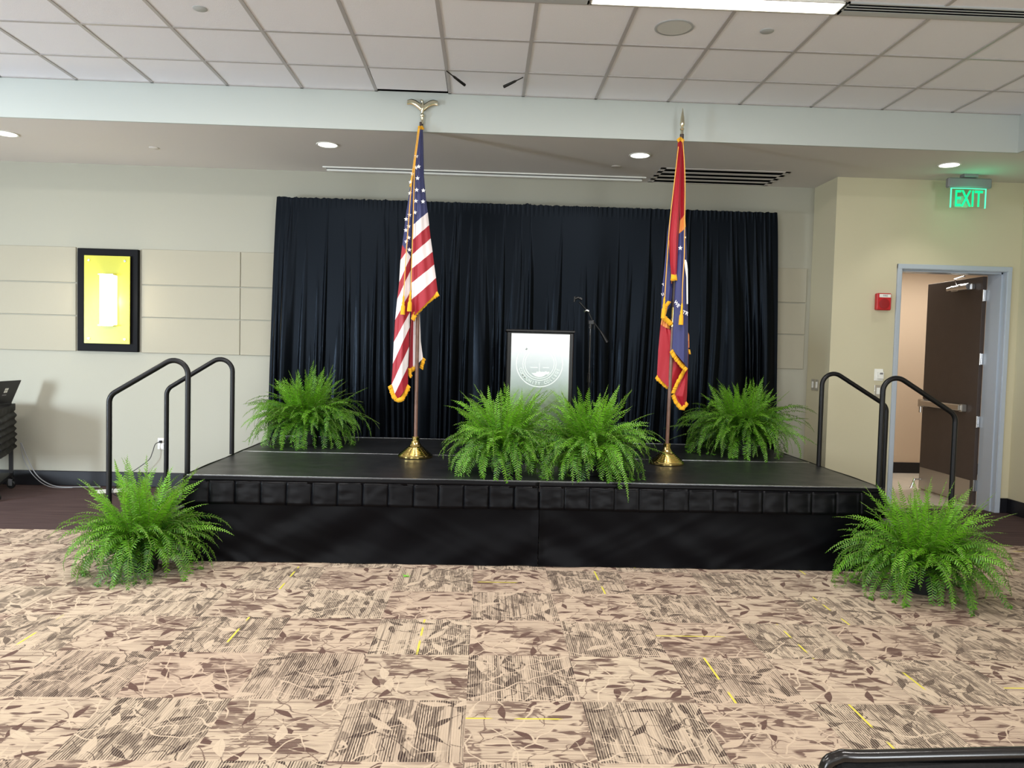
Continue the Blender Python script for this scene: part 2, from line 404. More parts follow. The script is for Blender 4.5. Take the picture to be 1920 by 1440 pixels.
cl = MB()
TX0, TX1 = -2.7834 + 3 * .6096 + .012, -2.7834 + 4 * .6096 - .012      # the loose tile's opening
cl.box(XL, XS, YF, 6.04, ZU, ZU + .1); cl.box(XL, TX0, 6.04, YS, ZU, ZU + .1); cl.box(TX1, XS, 6.04, YS, ZU, ZU + .1)
cl.cur = 1
i = -9
while -2.7834 + i * .6096 < XS:
    x = -2.7834 + i * .6096
    if x > XL + .1: cl.box(x - .012, x + .012, YF, YS, ZU - .006, ZU)
    i += 1
y = 6.0261
while y > YF:
    cl.box(XL, XS, y - .012, y + .012, ZU - .0055, ZU); y -= .6096
cl.box(XL, TX0, YS - .02, YS - .0005, ZU - .006, ZU); cl.box(TX1, XS, YS - .02, YS - .0005, ZU - .006, ZU)
cl.cur = 2; cl.box(TX0, TX1, 6.04, YS, ZU + .09, ZU + .1); cl.box(TX0, TX1, YS - .006, YS - .001, ZU, ZU + .09)
struct('ceiling', cl, [M['tile'], M['tbar'], M['dark_gap']], 'white suspended ceiling of square mineral tiles in a metal grid', 'ceiling')
lc = MB(); lc.box(XL, XR, YS, YB, ZL, ZU + .1); lc.box(XS, XR, YF, YS, ZL, ZU + .1)
lc.cur = 1; lc.box(XL, XS + .0, YS - .001, YS + .02, ZL - .0005, ZU - .001); lc.box(XS - .001, XS + .02, YF, YS + .02, ZL - .0005, ZU - .001)
struct('ceiling', lc, [M['lowceil'], M['soffit']], 'lower plaster ceiling over the stage with its pale blue-grey bulkhead face', 'ceiling')

struct('wall_back', MB().box(XL, 3.455, YB, YB + .15, 0, ZL + .1), M['wall'], 'pale back wall behind the black curtain', 'wall')
struct('wall_left', MB().box(XL - .15, XL, YF, YB + .15, 0, ZU + .1), M['wall'], 'pale side wall out at the left', 'wall')
struct('wall_right', MB().box(XR, XR + .15, YF, 7.67, 0, ZU + .1), M['wall_right'], 'tan side wall at the right edge beside the door', 'wall')
wd = MB(); wd.box(3.456, 4.13, 7.67, 8.35, 0, ZL + .1); wd.box(5.235, 5.6, 7.67, 7.95, 0, ZL + .1); wd.box(4.13, 5.235, 7.67, 7.95, 2.455, ZL + .1)
struct('wall_door', wd, M['wall_right'], 'tan wall section around the open doorway, standing forward of the back wall', 'wall')
hw = MB(); hw.box(3.4, 8.6, 10.26, 10.4, 0, 2.9); hw.box(3.5, 3.6, 8.351, 10.26, 0, 2.9); hw.box(8.5, 8.6, 7.95, 10.26, 0, 2.9); hw.box(5.6, 8.6, 7.85, 7.95, 0, 2.9)
struct('wall_hallway', hw, M['hall_wall'], 'warm beige hallway wall seen through the open doorway', 'wall')
struct('ceiling', MB().box(3.6, 8.6, 7.951, 10.4, 2.8, 2.9), M['tile'], 'hallway ceiling beyond the doorway', 'ceiling')
struct('baseboard_hallway', MB().box(3.5, 8.5, 10.245, 10.26, 0, .145, .004), M['black_base'], 'black base strip along the hallway wall', 'baseboard')
struct('baseboard_back', MB().box(XL, 3.455, 8.183, 8.2, 0, .155, .006), M['black_base'], 'black vinyl base along the foot of the back wall', 'baseboard')
bb = MB(); bb.box(3.44, 3.456, 7.655, 8.183, 0, .155, .004); bb.box(3.44, 4.1, 7.655, 7.67, 0, .155, .004)
struct('baseboard_right', bb, M['black_base'], 'black vinyl base left of the doorway', 'baseboard')
bb = MB(); bb.box(5.272, 5.36, 7.655, 7.67, 0, .15, .004); bb.box(5.345, 5.36, YF, 7.655, 0, .15, .004)
struct('baseboard_side', bb, M['black_base'], 'black vinyl base right of the doorway along the side wall', 'baseboard')

# fabric panels on the back wall
rows = [(2.113, 2.475), (1.775, 2.103), (1.405, 1.765)]
cols = [(XL, -4.235), (-3.568, -2.56), (-2.554, -.56), (-.554, 1.44), (1.446, 3.405)]
k = 1
rn = ['top row', 'middle row', 'bottom row']; cn = ['left of the lit sconce', 'just right of the lit sconce', 'partly behind the left edge of the curtain', 'wholly behind the curtain', 'at the right edge of the curtain']
for ci, (x0, x1) in enumerate(cols):
    for ri, (z0, z1) in enumerate(rows):
        struct('trim_%d' % k, MB().box(x0, x1, 8.184, 8.2, z0, z1, .004), M['panel'], 'beige fabric wall panel, %s, %s' % (rn[ri], cn[ci]), 'wall panel'); k += 1

# ------------------------------------------------------------------ door
D = thing('door_1', (5.2, 7.95, 0), 'open dark brown door with steel kick plate and push bar in a pale blue-grey metal frame', 'door', kind='structure')
fr = MB()
fr.box(4.1, 4.145, 7.652, 7.68, 0, 2.49, .003); fr.box(5.228, 5.272, 7.652, 7.68, 0, 2.49, .003); fr.box(4.1, 5.272, 7.65, 7.68, 2.443, 2.49, .003)
fr.box(4.13, 4.15, 7.66, 7.96, 0, 2.45); fr.box(5.222, 5.24, 7.66, 7.96, 0, 2.45); fr.box(4.13, 5.24, 7.66, 7.96, 2.438, 2.458)
fr.box(4.15, 4.166, 7.72, 7.87, 0, 2.44); fr.box(5.206, 5.222, 7.72, 7.87, 0, 2.44); fr.box(4.15, 5.222, 7.72, 7.87, 2.422, 2.438)
build('door_frame', fr, M['door_frame'], D)
lf = build('door_leaf', MB().box(5.185, 5.23, 7.975, 8.985, .012, 2.425, .002), M['door'], D)
build('kick_plate', MB().box(5.1815, 5.185, 8.02, 8.97, .02, .27), M['steel'], lf)
bar = MB(); bar.box(5.105, 5.165, 8.16, 8.9, 1.0, 1.065, .008); bar.box(5.12, 5.186, 8.86, 8.98, .985, 1.08, .01); bar.box(5.13, 5.186, 8.14, 8.2, .99, 1.07, .006); bar.tube([(5.13, 8.93, 1.0), (5.13, 8.93, .92)], .016)
build('push_bar', bar, M['steel'], lf)
cy = MB(); cy.tube([(5.13, 8.12, 2.33), (5.13, 8.30, 2.33)], .036, 14); cy.tube([(5.13, 8.30, 2.33), (5.13, 8.42, 2.33)], .028, 12); cy.tube([(5.13, 8.42, 2.33), (5.13, 8.5, 2.325)], .022, 12); cy.box(5.15, 5.185, 8.1, 8.48, 2.30, 2.36, .004)
clo = build('door_closer', cy, M['chrome'], lf)
build('closer_arm', MB().tube([(5.13, 8.34, 2.37), (5.02, 8.2, 2.41), (4.98, 7.97, 2.42)], .009, 6), M['chrome'], D)
for z in (2.225, 1.56, .90, .225):
    h = MB(); h.box(5.19, 5.222, 7.958, 7.984, z - .058, z + .058, .002); h.tube([(5.186, 7.962, z - .06), (5.186, 7.962, z + .06)], .008, 8); h.box(5.2, 5.222, 7.952, 7.958, z - .058, z + .058)
    build('hinge', h, M['chrome'], D)
tr_ = MB(); tr_.box(4.15, 5.222, 7.79, 7.95, 0, .005); build('threshold', tr_, M['steel'], D)
build('door_stop', MB().tube([(5.18, 8.93, .13), (5.10, 8.93, .13), (5.06, 8.93, .02)], .012, 8), M['chrome'], lf)

# ------------------------------------------------------------------ ceiling things
def downlight(x, y, label):
    t = thing('downlight', (x, y, ZL), label, 'ceiling light', 'round recessed downlights in the lower ceiling')
    build('trim_ring', MB().lathe([(.083, .0), (.098, .0), (.1, -.004), (.096, -.008), (.083, -.006), (.083, 0)], (x, y, ZL), 36, cap=False), M['white'], t, True)
    build('lens', MB().lathe([(.001, -.004), (.084, -.003), (.084, .001), (.001, .001)], (x, y, ZL), 36), M['lamp'], t, True)
    return t
dl = downlight(-4.28, 7.1, 'lit round downlight at the left edge, above the sconce')
for x, y, l in [(-1.458, 7.10, 'lit round downlight left of the striped flag'), (1.363, 7.093, 'lit round downlight just left of the red and blue flag'), (4.212, 7.053, 'lit round downlight in front of the exit sign')]:
    copy_tree(dl, (x, y, ZL), l)

# linear fixture and slot diffusers in the upper ceiling
for x0, x1, lab in [(.588, 2.10, 'long lit linear light set in the tiled ceiling at the top edge')]:
    t = thing('linear_ceiling_light', ((x0 + x1) / 2, 4.71, ZU), lab, 'ceiling light')
    build('housing', MB().box(x0, x1, 4.635, 4.645, ZU - .012, ZU).box(x0, x1, 4.785, 4.797, ZU - .012, ZU).box(x0, x0 + .008, 4.635, 4.797, ZU - .012, ZU).box(x1 - .008, x1, 4.635, 4.797, ZU - .012, ZU), M['white'], t)
    build('lens', MB().box(x0 + .008, x1 - .008, 4.645, 4.785, ZU - .01, ZU - .001), M['fixture'], t)
for n_, (x0, x1, lab) in enumerate([(2.112, 4.5, 'long slotted air diffuser right of the linear ceiling light'), (-.94, .578, 'slotted air diffuser left of the linear ceiling light')]):
    t = thing('air_diffuser', ((x0 + x1) / 2, 4.71, ZU), lab, 'air vent', 'slot diffusers in line with the ceiling light')
    fb = MB(); 
    for y0, y1 in ((4.635, 4.648), (4.672, 4.682), (4.706, 4.716), (4.74, 4.797)): fb.box(x0, x1, y0, y1, ZU - .011, ZU)
    fb.box(x0, x0 + .01, 4.635, 4.797, ZU - .011, ZU); fb.box(x1 - .01, x1, 4.635, 4.797, ZU - .011, ZU)
    build('blades', fb, M['light_grey'], t); build('slot', MB().box(x0, x1, 4.64, 4.79, ZU - .0085, ZU - .001), M['dark_gap'], t)

t = thing('ceiling_speaker', (1.176, 5.10, ZU), 'large round grey ceiling speaker grille beside the linear light', 'speaker')
build('rim', MB().lathe([(.112, 0), (.124, 0), (.126, -.005), (.112, -.007)], (1.176, 5.10, ZU), 40, cap=False), M['light_grey'], t, True)
build('grille', MB().lathe([(.001, -.006), (.112, -.005), (.112, 0), (.001, 0)], (1.176, 5.10, ZU), 40), M['speaker'], t, True)
for n_, (x, y, z, r, lab) in enumerate([(-1.867, 5.106, ZU, .045, 'round white sprinkler cover at the upper left of the tiled ceiling'), (1.786, 5.096, ZU, .045, 'round white sprinkler cover right of the ceiling speaker'),
                          (-3.13, 7.433, ZL, .045, 'round cover plate in the lower ceiling above the sconce'), (1.221, 7.546, ZL, .045, 'round cover plate behind the second downlight from the right')]):
    o = build('sprinkler_cover', MB().lathe([(.001, -.006), (r - .004, -.006), (r, -.003), (r, 0), (.001, 0)], (x, y, z), 28), M['light_grey'] if z == ZU else M['lowceil'], None, True, origin=(x, y, z))
    tag(o, lab, 'cover plate', 'small round ceiling covers')

t = thing('air_vent', (2.27, 7.86, ZL), 'wide ceiling vent with four black slots above the curtain', 'air vent')
fb = MB(); X0, X1, Y0, Y1 = 1.66, 2.93, 7.53, 8.165
sl = [(7.57, 7.66), (7.735, 7.825), (7.895, 7.985), (8.05, 8.14)]
ed = [Y0] + [v for q in sl for v in q] + [Y1]
for a_, b_ in zip(ed[0::2], ed[1::2]): fb.box(X0, X1, a_, b_, ZL - .0045, ZL)
fb.box(X0, X0 + .05, Y0, Y1, ZL - .0045, ZL); fb.box(X1 - .05, X1, Y0, Y1, ZL - .0045, ZL)
build('frame', fb, M['lowceil'], t); build('slot', MB().box(X0 + .04, X1 - .04, Y0 + .02, Y1 - .02, ZL - .003, ZL - .001), M['dark_gap'], t)

t = thing('screen_housing', (-.03, 8.01, ZL), 'long narrow recessed projection screen slot with a bright metal lip above the curtain', 'screen slot')
build('lip', MB().box(-1.66, 1.58, 8.06, 8.085, ZL - .02, ZL, .003).box(-1.68, 1.6, 7.95, 7.965, ZL - .012, ZL), M['white'], t)
build('slot', MB().box(-1.66, 1.58, 7.965, 8.06, ZL - .003, ZL - .0005), M['grey'], t)

for n_, (a_, b_, lab) in enumerate([((837, 133), (872, 160), 'black stick antenna on the ceiling, nearer the eagle-topped flag'), ((981, 145), (944, 163), 'black stick antenna on the ceiling, pointing down to the left')]):
    p = atz(*a_, ZU - .008); q = atz(*b_, ZU - .07); d = q - p
    t = thing('stick_antenna', p, lab, 'antenna', 'pair of black antennas under the tiled ceiling')
    build('thin_end', MB().tube([p, p + d * .36], .0045, 8), M['black'], t, True)
    build('sleeve', MB().tube([p + d * .33, p + d * .42, p + d * .97, q], .009, 10, rr=[.005, .0095, .012, .010]), M['black'], t, True)
lt = MB().box(TX0 + .004, TX1 - .004, 6.04, 6.505, 0, .016, mtx=Matrix.Translation((0, 6.04, ZU - .003)) @ Matrix.Rotation(-.01, 4, 'X') @ Matrix.Translation((0, -6.04, 0)))
tag(build('ceiling_tile', lt, M['tile']), 'loose ceiling tile with a dark gap behind it, above the eagle-topped flag', 'ceiling tile')

# exit sign
E0 = aty(1776, 333, 7.4); ex = 4.62
t = thing('exit_sign', (ex, 7.4, ZL), 'green lit EXIT sign hanging from the ceiling by the doorway', 'exit sign')
build('canopy', MB().box(ex - .07, ex + .07, 7.36, 7.44, ZL - .03, ZL, .004), M['grey'], t)
build('housing', MB().box(ex - .215, ex + .215, 7.37, 7.43, ZL - .13, ZL - .035, .012), M['grey'], t)
build('glass_panel', MB().box(ex - .17, ex + .17, 7.397, 7.403, ZL - .315, ZL - .12), M['glass'], t)
eg = MB(); eg.box(ex - .175, ex - .166, 7.392, 7.408, ZL - .318, ZL - .125, .002); eg.box(ex + .166, ex + .175, 7.392, 7.408, ZL - .318, ZL - .125, .002); eg.box(ex - .17, ex + .17, 7.392, 7.408, ZL - .136, ZL - .129)
build('lit_edge', eg, M['exit_edge'], t)
def textmesh(body, size, ext=.001, align='CENTER', bold=0.):
    c = bpy.data.curves.new('text', 'FONT'); c.body = body; c.size = size; c.extrude = ext; c.align_x = align; c.align_y = 'CENTER'; c.offset = bold
    o = bpy.data.objects.new('text', c); C.objects.link(o); bpy.context.view_layer.update()
    me = bpy.data.meshes.new_from_object(o.evaluated_get(bpy.context.evaluated_depsgraph_get()))
    vs = [v.co.copy() for v in me.vertices]; fs = [tuple(p.vertices) for p in me.polygons]
    bpy.data.objects.remove(o); bpy.data.curves.remove(c); bpy.data.meshes.remove(me)
    return vs, fs
def facing(p, sx=1., sz=1., rot=0.):
    # stand a flat text up so that it faces the room (towards -y)
    return Matrix.Translation(p) @ Matrix.Rotation(rot, 4, 'Y') @ Matrix.Diagonal((sx, 1, sz, 1)) @ Matrix.Rotation(PI / 2, 4, 'X')
mb = MB(); vs, fs = textmesh('EXIT', .17, .002, bold=.0015); w_ = max(v.x for v in vs) - min(v.x for v in vs); h_ = max(v.y for v in vs) - min(v.y for v in vs)
cy_ = (max(v.y for v in vs) + min(v.y for v in vs)) / 2
mt = facing((ex, 7.392, ZL - .228), .27 / w_, .155 / h_); mb.add([mt @ (v - Vector((0, cy_, 0))) for v in vs], fs)
build('letters', mb, M['exit_green'], t)

# wall fittings
t = thing('fire_alarm', (3.955, 7.67, 2.02), 'red fire alarm box on the wall left of the doorway', 'fire alarm')
build('housing', MB().box(3.885, 4.03, 7.615, 7.67, 2.022, 2.19, .008), M['red_plastic'], t)
build('label_strip', MB().box(3.905, 4.02, 7.612, 7.616, 2.148, 2.18), M['white'], t)
build('horn', MB().lathe([(.052, 0), (.052, .004), (.044, .006), (.001, .003)], (3.958, 7.6155, 2.085), 28, mtx=Matrix.Rotation(PI / 2, 4, 'X')), M['red_dark'], t, True)
vs, fs = textmesh('FIRE', .026, .0005); mt = facing((3.965, 7.611, 2.164)); build('lettering', MB().add([mt @ v for v in vs], fs), M['grey'], t)
t = thing('thermostat', (3.962, 7.67, 1.32), 'white thermostat with small grey display, above a light switch', 'thermostat')
build('back_plate', MB().box(3.915, 4.005, 7.662, 7.67, 1.315, 1.435, .003), M['white'], t)
cv = build('cover', MB().box(3.945, 4.0, 7.635, 7.662, 1.335, 1.405, .004), M['white'], t)
build('display', MB().box(3.957, 3.988, 7.633, 7.636, 1.38, 1.398), M['grey'], cv)
def switch(p, ax, lab):
    t = thing('light_switch', p, lab, 'light switch', 'white rocker light switches in steel plates')
    x, y, z = p
    if ax == 'y': build('plate', MB().box(x - .036, x + .036, y - .006, y, z, z + .116, .002), M['steel'], t); build('rocker', MB().box(x - .017, x + .017, y - .011, y - .005, z + .025, z + .091, .002), M['white'], t)
    else: build('plate', MB().box(x - .006, x, y - .036, y + .036, z, z + .116, .002), M['steel'], t); build('rocker', MB().box(x - .011, x - .005, y - .017, y + .017, z + .025, z + .091, .002), M['white'], t)
switch((3.962, 7.67, 1.155), 'y', 'light switch directly below the thermostat')
switch((3.455, 8.035, 1.19), 'x', 'light switch on the wall return, the one farther from the door')
switch((3.455, 7.94, 1.19), 'x', 'light switch on the wall return, the one nearer the door')
t = thing('wall_outlet', (-3.36, 8.2, .4), 'wall outlet with a black plug, between the left stair rails', 'outlet')
build('plate', MB().box(-3.40, -3.315, 8.192, 8.2, .398, .518, .002), M['steel'], t)
build('socket', MB().box(-3.375, -3.335, 8.188, 8.193, .415, .452, .003).box(-3.375, -3.335, 8.188, 8.193, .465, .502, .003), M['white'], t)
cp = [(-3.36, 8.165, .483), (-3.4, 8.14, .46), (-3.42, 8.12, .38), (-3.45, 8.1, .3), (-3.56, 8.08, .21), (-3.68, 8.05, .12), (-3.74, 8.0, .03), (-3.72, 7.9, .012), (-3.6, 7.7, .008), (-3.3, 7.4, .008)]
def smooth_path(pts, n=6):
    pts = [Vector(p) for p in pts]; out = []
    P = [pts[0]] + pts + [pts[-1]]
    for i in range(1, len(P) - 2):
        for k in range(n):
            t = k / n; a, b, c, d = P[i - 1], P[i], P[i + 1], P[i + 2]
            out.append(.5 * ((2 * b) + (c - a) * t + (2 * a - 5 * b + 4 * c - d) * t * t + (3 * b - a - 3 * c + d) * t ** 3))
    out.append(pts[-1]); return out
t = thing('power_cord', (-3.36, 8.165, .0), 'black power cord running from the outlet down to the floor', 'cord')
build('cord', MB().tube(smooth_path(cp), .0045, 6), M['black'], t, True)
build('plug', MB().box(-3.372, -3.348, 8.155, 8.188, .47, .496, .004), M['black'], t)
tag(build('paper_sheet', MB().box(-.13, .13, -.11, .11, .001, .004, mtx=Matrix.Translation((-3.76, 7.93, 0)) @ Matrix.Rotation(.5, 4, 'Z')), M['white']), 'flat white sheet lying on the dark carpet behind the left fern', 'paper')

# sconce
SY = 8.165
t = thing('wall_sconce', (-3.895, 8.2, 1.41), 'lit wall sconce on a yellow-green panel with black backing board', 'wall lamp')
build('backing_board', MB().box(-4.203, -3.59, 8.15, 8.2, 1.41, 2.463, .004), mat('sconce_board', (10, 10, 13), .6, spec=.15), t)
build('acrylic_panel', MB().box(-4.118, -3.656, 8.118, 8.126, 1.49, 2.388, .002), M['sconce_glass'], t)
for x in (-4.068, -3.706):
    for z in (1.54, 2.338):
        build('standoff', MB().tube([(x, 8.15, z), (x, 8.108, z)], .011, 12), M['chrome'], t, True)
sh = MB(); 
def shf(u, v):
    a = PI * u; return Vector((-3.866 - .083 * math.cos(a), 8.112 - .085 * math.sin(a), 1.685 + .5 * v))
sh.grid(shf, 16, 1); n_ = len(sh.v); 
sh.f.append(list(range(0, 17))); sh.mi.append(0); sh.f.append(list(range(33, 16, -1))); sh.mi.append(0)
build('lamp_shade', sh, M['shade'], t, True)
for z in (1.672, 2.188): build('bracket', MB().box(-3.94, -3.79, 8.04, 8.118, z, z + .012), M['chrome'], t)

# ------------------------------------------------------------------ stage
SX0, SX1, SY0, SY1, SM, SZ = -2.067, 2.883, 5.466, 7.905, 6.717, .605
SCX = (SX0 + SX1) / 2
t = thing('stage_platform', (SCX, (SY0 + SY1) / 2, 0), 'low black portable stage with silver edge trim', 'stage')
tw = .011
for (x0, x1) in ((SX0, SCX), (SCX, SX1)):
    for (y0, y1) in ((SY0, SM), (SM, SY1)):
        d_ = build('deck_panel', MB().box(x0 + tw, x1 - tw, y0 + tw, y1 - tw, SZ - .07, SZ), M['deck'], t)
        e = MB(); s_ = .0015
        for ya in (y0 + .0005, y1 - tw): build('edge_trim', MB().box(x0 + .0005, x1 - .0005, ya, ya + tw - .0005, SZ - .075, SZ + s_), M['alu'], d_)
        for xa in (x0 + .0005, x1 - tw): build('side_trim', MB().box(xa, xa + tw - .0005, y0 + tw, y1 - tw, SZ - .075, SZ + .0005), M['black_metal'], d_)
        for (x, y) in ((x0 + .12, y0 + .12), (x1 - .12, y0 + .12), (x0 + .12, y1 - .12), (x1 - .12, y1 - .12)):
            build('leg', MB().tube([(x, y, 0), (x, y, SZ - .07)], .022, 10), M['black_metal'], t, True)

def skirt(side, label):
    x0, x1 = (SX0 - .012, SCX - .002) if side < 0 else (SCX + .002, SX1 + .012)
    yf = SY0 - .012; yb = SY1
    # path along the stage edge: front run then the side run
    front = x1 - x0; sidel = yb - yf
    tot = front + sidel
    def pos(sd, off):       # sd = distance from the centre seam, off = distance out from the stage
        if sd <= front:
            x = (SCX - .002 - sd) if side < 0 else (SCX + .002 + sd)
            cornerd = front - sd
            return Vector((x, yf - off, 0))
        k = sd - front
        return Vector(((x0 - off) if side < 0 else (x1 + off), yf + k, 0))
    t = thing('stage_skirt', (x0 if side < 0 else x1, yf, 0), label, 'stage skirt', 'black skirts around the stage')
    n = int(tot / .012)
    def low(u, v):
        sd = u * tot; z = v * (SZ - .05)
        off = .008 + .014 * noise.noise(Vector((sd * 1.6 + side * 7, z * 4, 1))) + .018 * noise.noise(Vector((sd * 3.5 + z * 5, z * 2.2 + side, 4))) * (1 - v * .6) + .014 * (1 - v) ** 3
        off += .012 * math.exp(-((sd - .0) / .03) ** 2)
        off += .014 * abs(noise.noise(Vector((sd * 6 - z * 12, z * 3, 8)))) * (1 - v)
        p = pos(sd, max(.001, off)); p.z = .002 + z + (.006 * noise.noise(Vector((sd * 5, 0, 3))) * (1 - v) + .004 * (1 - v)); return p
    build('skirt_panel', MB().grid(low, n // 2, 22), M['skirt'], t, True)
    w = .1775
    def val(u, v):
        sd = u * tot; k = math.floor(sd / w); fr_ = sd / w - k
        z1 = SZ - .035
        off = .016 + .006 * fr_ if side < 0 else .016 + .006 * (1 - fr_)
        puff = .008 * math.sin(PI * fr_) * (1 - v) * (.6 + .8 * noise.noise(Vector((k * 3.3, side, 0)))) + .006 * noise.noise(Vector((sd * 14 + v * 3, v * 5, k)))
        p = pos(sd, off + puff + .010 * (1 - v)); p.z = SZ - .197 + v * (z1 - (SZ - .197)) + (.006 * noise.noise(Vector((sd * 2.2, 5, 5))) + .004 * noise.noise(Vector((k * 9.1, 0, 0)))) * (1 - v * .6)
        return p
    vb = MB()
    kmax = int(math.ceil(tot / w))
    for k in range(kmax):
        a_, b_ = k * w / tot, min(tot, (k + 1) * w + .0) / tot
        vb.grid(lambda u, v: val(a_ + (b_ - a_) * u, v), 10, 8)
    build('valance', vb, M['satin'], t, True, solid=.0015)
    def band(u, v):
        sd = u * tot
        p = pos(sd, .014 + .004 * noise.noise(Vector((sd * 1.5, 2, 2)))); p.z = SZ - .045 + v * .042 + .003 * noise.noise(Vector((sd * 2.5, 3, 3))); return p
    build('waistband', MB().grid(band, 120, 2), M['satin'], t, True, solid=.006)
skirt(-1, 'black pleated stage skirt covering the left half of the stage front')
skirt(1, 'black pleated stage skirt covering the right half of the stage front')

# stairs with rails at each end
def rail_path(xu, xl, y, zt, zknee, zu, zlow):
    # upper post -> top bend -> slope -> lower bend -> lower post
    s = 1 if xl > xu else -1
    A = Vector((xu, y, zu)); B = Vector((xu, y, zt)); Cc = Vector((xl, y, zknee)); Dd = Vector((xl, y, zlow))
    pts = [A]
    def fillet(P, Q, R, rad, n=10):
        u = (P - Q).normalized(); v = (R - Q).normalized(); ang = u.angle(v); dist = rad / math.tan(ang / 2)
        c = Q + (u + v).normalized() * (rad / math.sin(ang / 2)); a = Q + u * dist; b = Q + v * dist
        out = []
        for i in range(n + 1):
            w = (a - c).normalized().slerp((b - c).normalized(), i / n) * rad; out.append(c + w)
        return out
    pts += fillet(A, B, Cc, .1); pts += fillet(B, Cc, Dd, .09); pts.append(Dd); return pts
def stair(side, label):
    xe = SX0 - .035 if side < 0 else SX1 + .035
    t = thing('stage_steps', (xe + side * .33, 6.05, 0), label, 'stage steps', 'portable steps at the stage ends')
    for i, (z, x0, x1) in enumerate([(.4, 0, .3), (.2, .3, .6)]):
        a_, b_ = xe + side * x0, xe + side * x1
        st = build('tread', MB().box(min(a_, b_), max(a_, b_), 5.63, 6.47, z - .03, z, .004), M['deck'], t)
    for y in (5.61, 6.49):
        f_ = MB(); f_.tube([(xe + side * .6, y, .02), (xe + side * .6, y, .19), (xe, y, .5)], .014, 8); f_.tube([(xe, y, 0), (xe, y, .5)], .014, 8); f_.box(min(xe, xe + side * .6), max(xe, xe + side * .6), y - .012, y + .012, .0, .03); f_.box(min(xe, xe + side * .3), max(xe, xe + side * .3), y - .012, y + .012, .355, .38)
        build('side_frame', f_, M['black_metal'], t, True)
    if side < 0: rr_ = [(-2.112, -2.664, 5.6), (-2.088, -2.625, 6.5)]
    else: rr_ = [(2.93, 3.485, 5.6), (2.872, 3.44, 6.5)]
    for (xu, xl, y) in rr_:
        pth = rail_path(xu, xl, y, 1.475, 1.135, .5 if (abs(xu) > 2.09 and not (side > 0 and y > 6)) else SZ + .002, .06)
        build('handrail', MB().tube(pth, .019, 12), M['black_metal'], t, True)
stair(-1, 'black tube handrails and steps at the left end of the stage')
stair(1, 'black tube handrails and steps at the right end of the stage')

# ------------------------------------------------------------------ curtain
t = thing('stage_backdrop', (.42, 7.98, 0), 'tall gathered black curtain backdrop on a pipe frame behind the stage', 'curtain')
CT, CX0, CX1, CY = 3.022, -2.145, 2.99, 8.03
build('crossbar', MB().tube([(CX0, CY, CT - .035), (CX1, CY, CT - .035)], .02, 10), M['chrome'], t, True)
for x in (CX0 + .02, .40, CX1 - .02):
    u_ = build('upright', MB().tube([(x, CY + .0, .012), (x, CY + .0, CT - .02)], .02, 10), M['chrome'], t, True)
    build('base_plate', MB().box(x - .18, x + .18, CY - .06, CY + .14, 0, .012, .003), M['black_metal'], u_)
NP = 6; pw = (CX1 - CX0) / NP
for k in range(NP):
    r_ = random.Random(k * 13 + 5)
    # fold centres of this panel: position, width, depth, drift
    x0 = CX0 + k * pw
    folds = []
    xx = 0.
    while xx < 1.:
        wd_ = r_.choice([.035, .05, .07, .09, .12, .16, .2]) * r_.uniform(.8, 1.25); folds.append((xx, wd_, r_.uniform(.35, 1.) * min(.07, .010 + wd_ * .55), r_.uniform(-.05, .05))); xx += wd_
    tot_ = folds[-1][0] + folds[-1][1]; folds = [(a / tot_, b / tot_, c, d) for a, b, c, d in folds]
    ph = r_.uniform(0, 100)
    def cf_(u, v, k=k, folds=folds, ph=ph, x0=x0):
        # v: 0 bottom .. 1 top
        dn = 1 - v
        z = .01 + v * (CT - .01)
        flare = (-.08 * (1 - u) * dn ** .7 if k == 0 else 0) + (.10 * u * dn ** .7 if k == NP - 1 else 0)
        uu = u + (.16 * dn * noise.noise(Vector((u * 3 + ph, dn * .7, 0))) + .05 * noise.noise(Vector((u * 2 + ph, dn * 1.5, 9)))) * math.sin(PI * u) ** .5
        d = 0.
        for (a, b, c, dr) in folds:
            if a <= uu < a + b:
                q = (uu - a) / b; q = q ** (1 + dr * 8); d = c * (math.sin(PI * q) ** 1.1); break
        grow = min(1., .12 + dn * 1.6)
        hf = .010 * math.sin(uu * 2 * PI * 17 + ph + 1.5 * noise.noise(Vector((uu * 9, ph, 0)))) * math.exp(-dn * 7)
        d2 = .022 * noise.noise(Vector((uu * 7 + ph, dn * 1.3, 2.)))
        y = CY - .027 - d * grow - hf - d2 * grow * .8 + .02
        if v > .985: y = CY - .022 - .004 * math.sin(uu * 120 + ph)
        x = x0 + u * (pw + (.03 if k < NP - 1 else 0)) + flare
        zz = z + (.010 * noise.noise(Vector((u * 22 + ph, 0, 0))) + .006 * noise.noise(Vector((u * 60, ph, 0)))) * (v ** 12) + (.012 * math.exp(-((x - .40) / .03) ** 2) if v > .98 else 0)
        return Vector((x, max(7.912, min(y, CY - .021) - .0015 * (k % 2)), zz))
    cb = MB().grid(cf_, 170, 46)
    # turn the top over the pipe
    n0 = len(cb.v) - 171
    top = [cb.v[n0 + i_].copy() for i_ in range(171)]
    cb.add(top + [Vector((p.x, CY + .024, p.z - .004)) for p in top] + [Vector((p.x, CY + .026, p.z - .12)) for p in top], [(i_, i_ + 1, 171 + i_ + 1, 171 + i_) for i_ in range(170)] + [(171 + i_, 171 + i_ + 1, 342 + i_ + 1, 342 + i_) for i_ in range(170)])
    build('curtain_panel', cb, M['drape'], t, True)

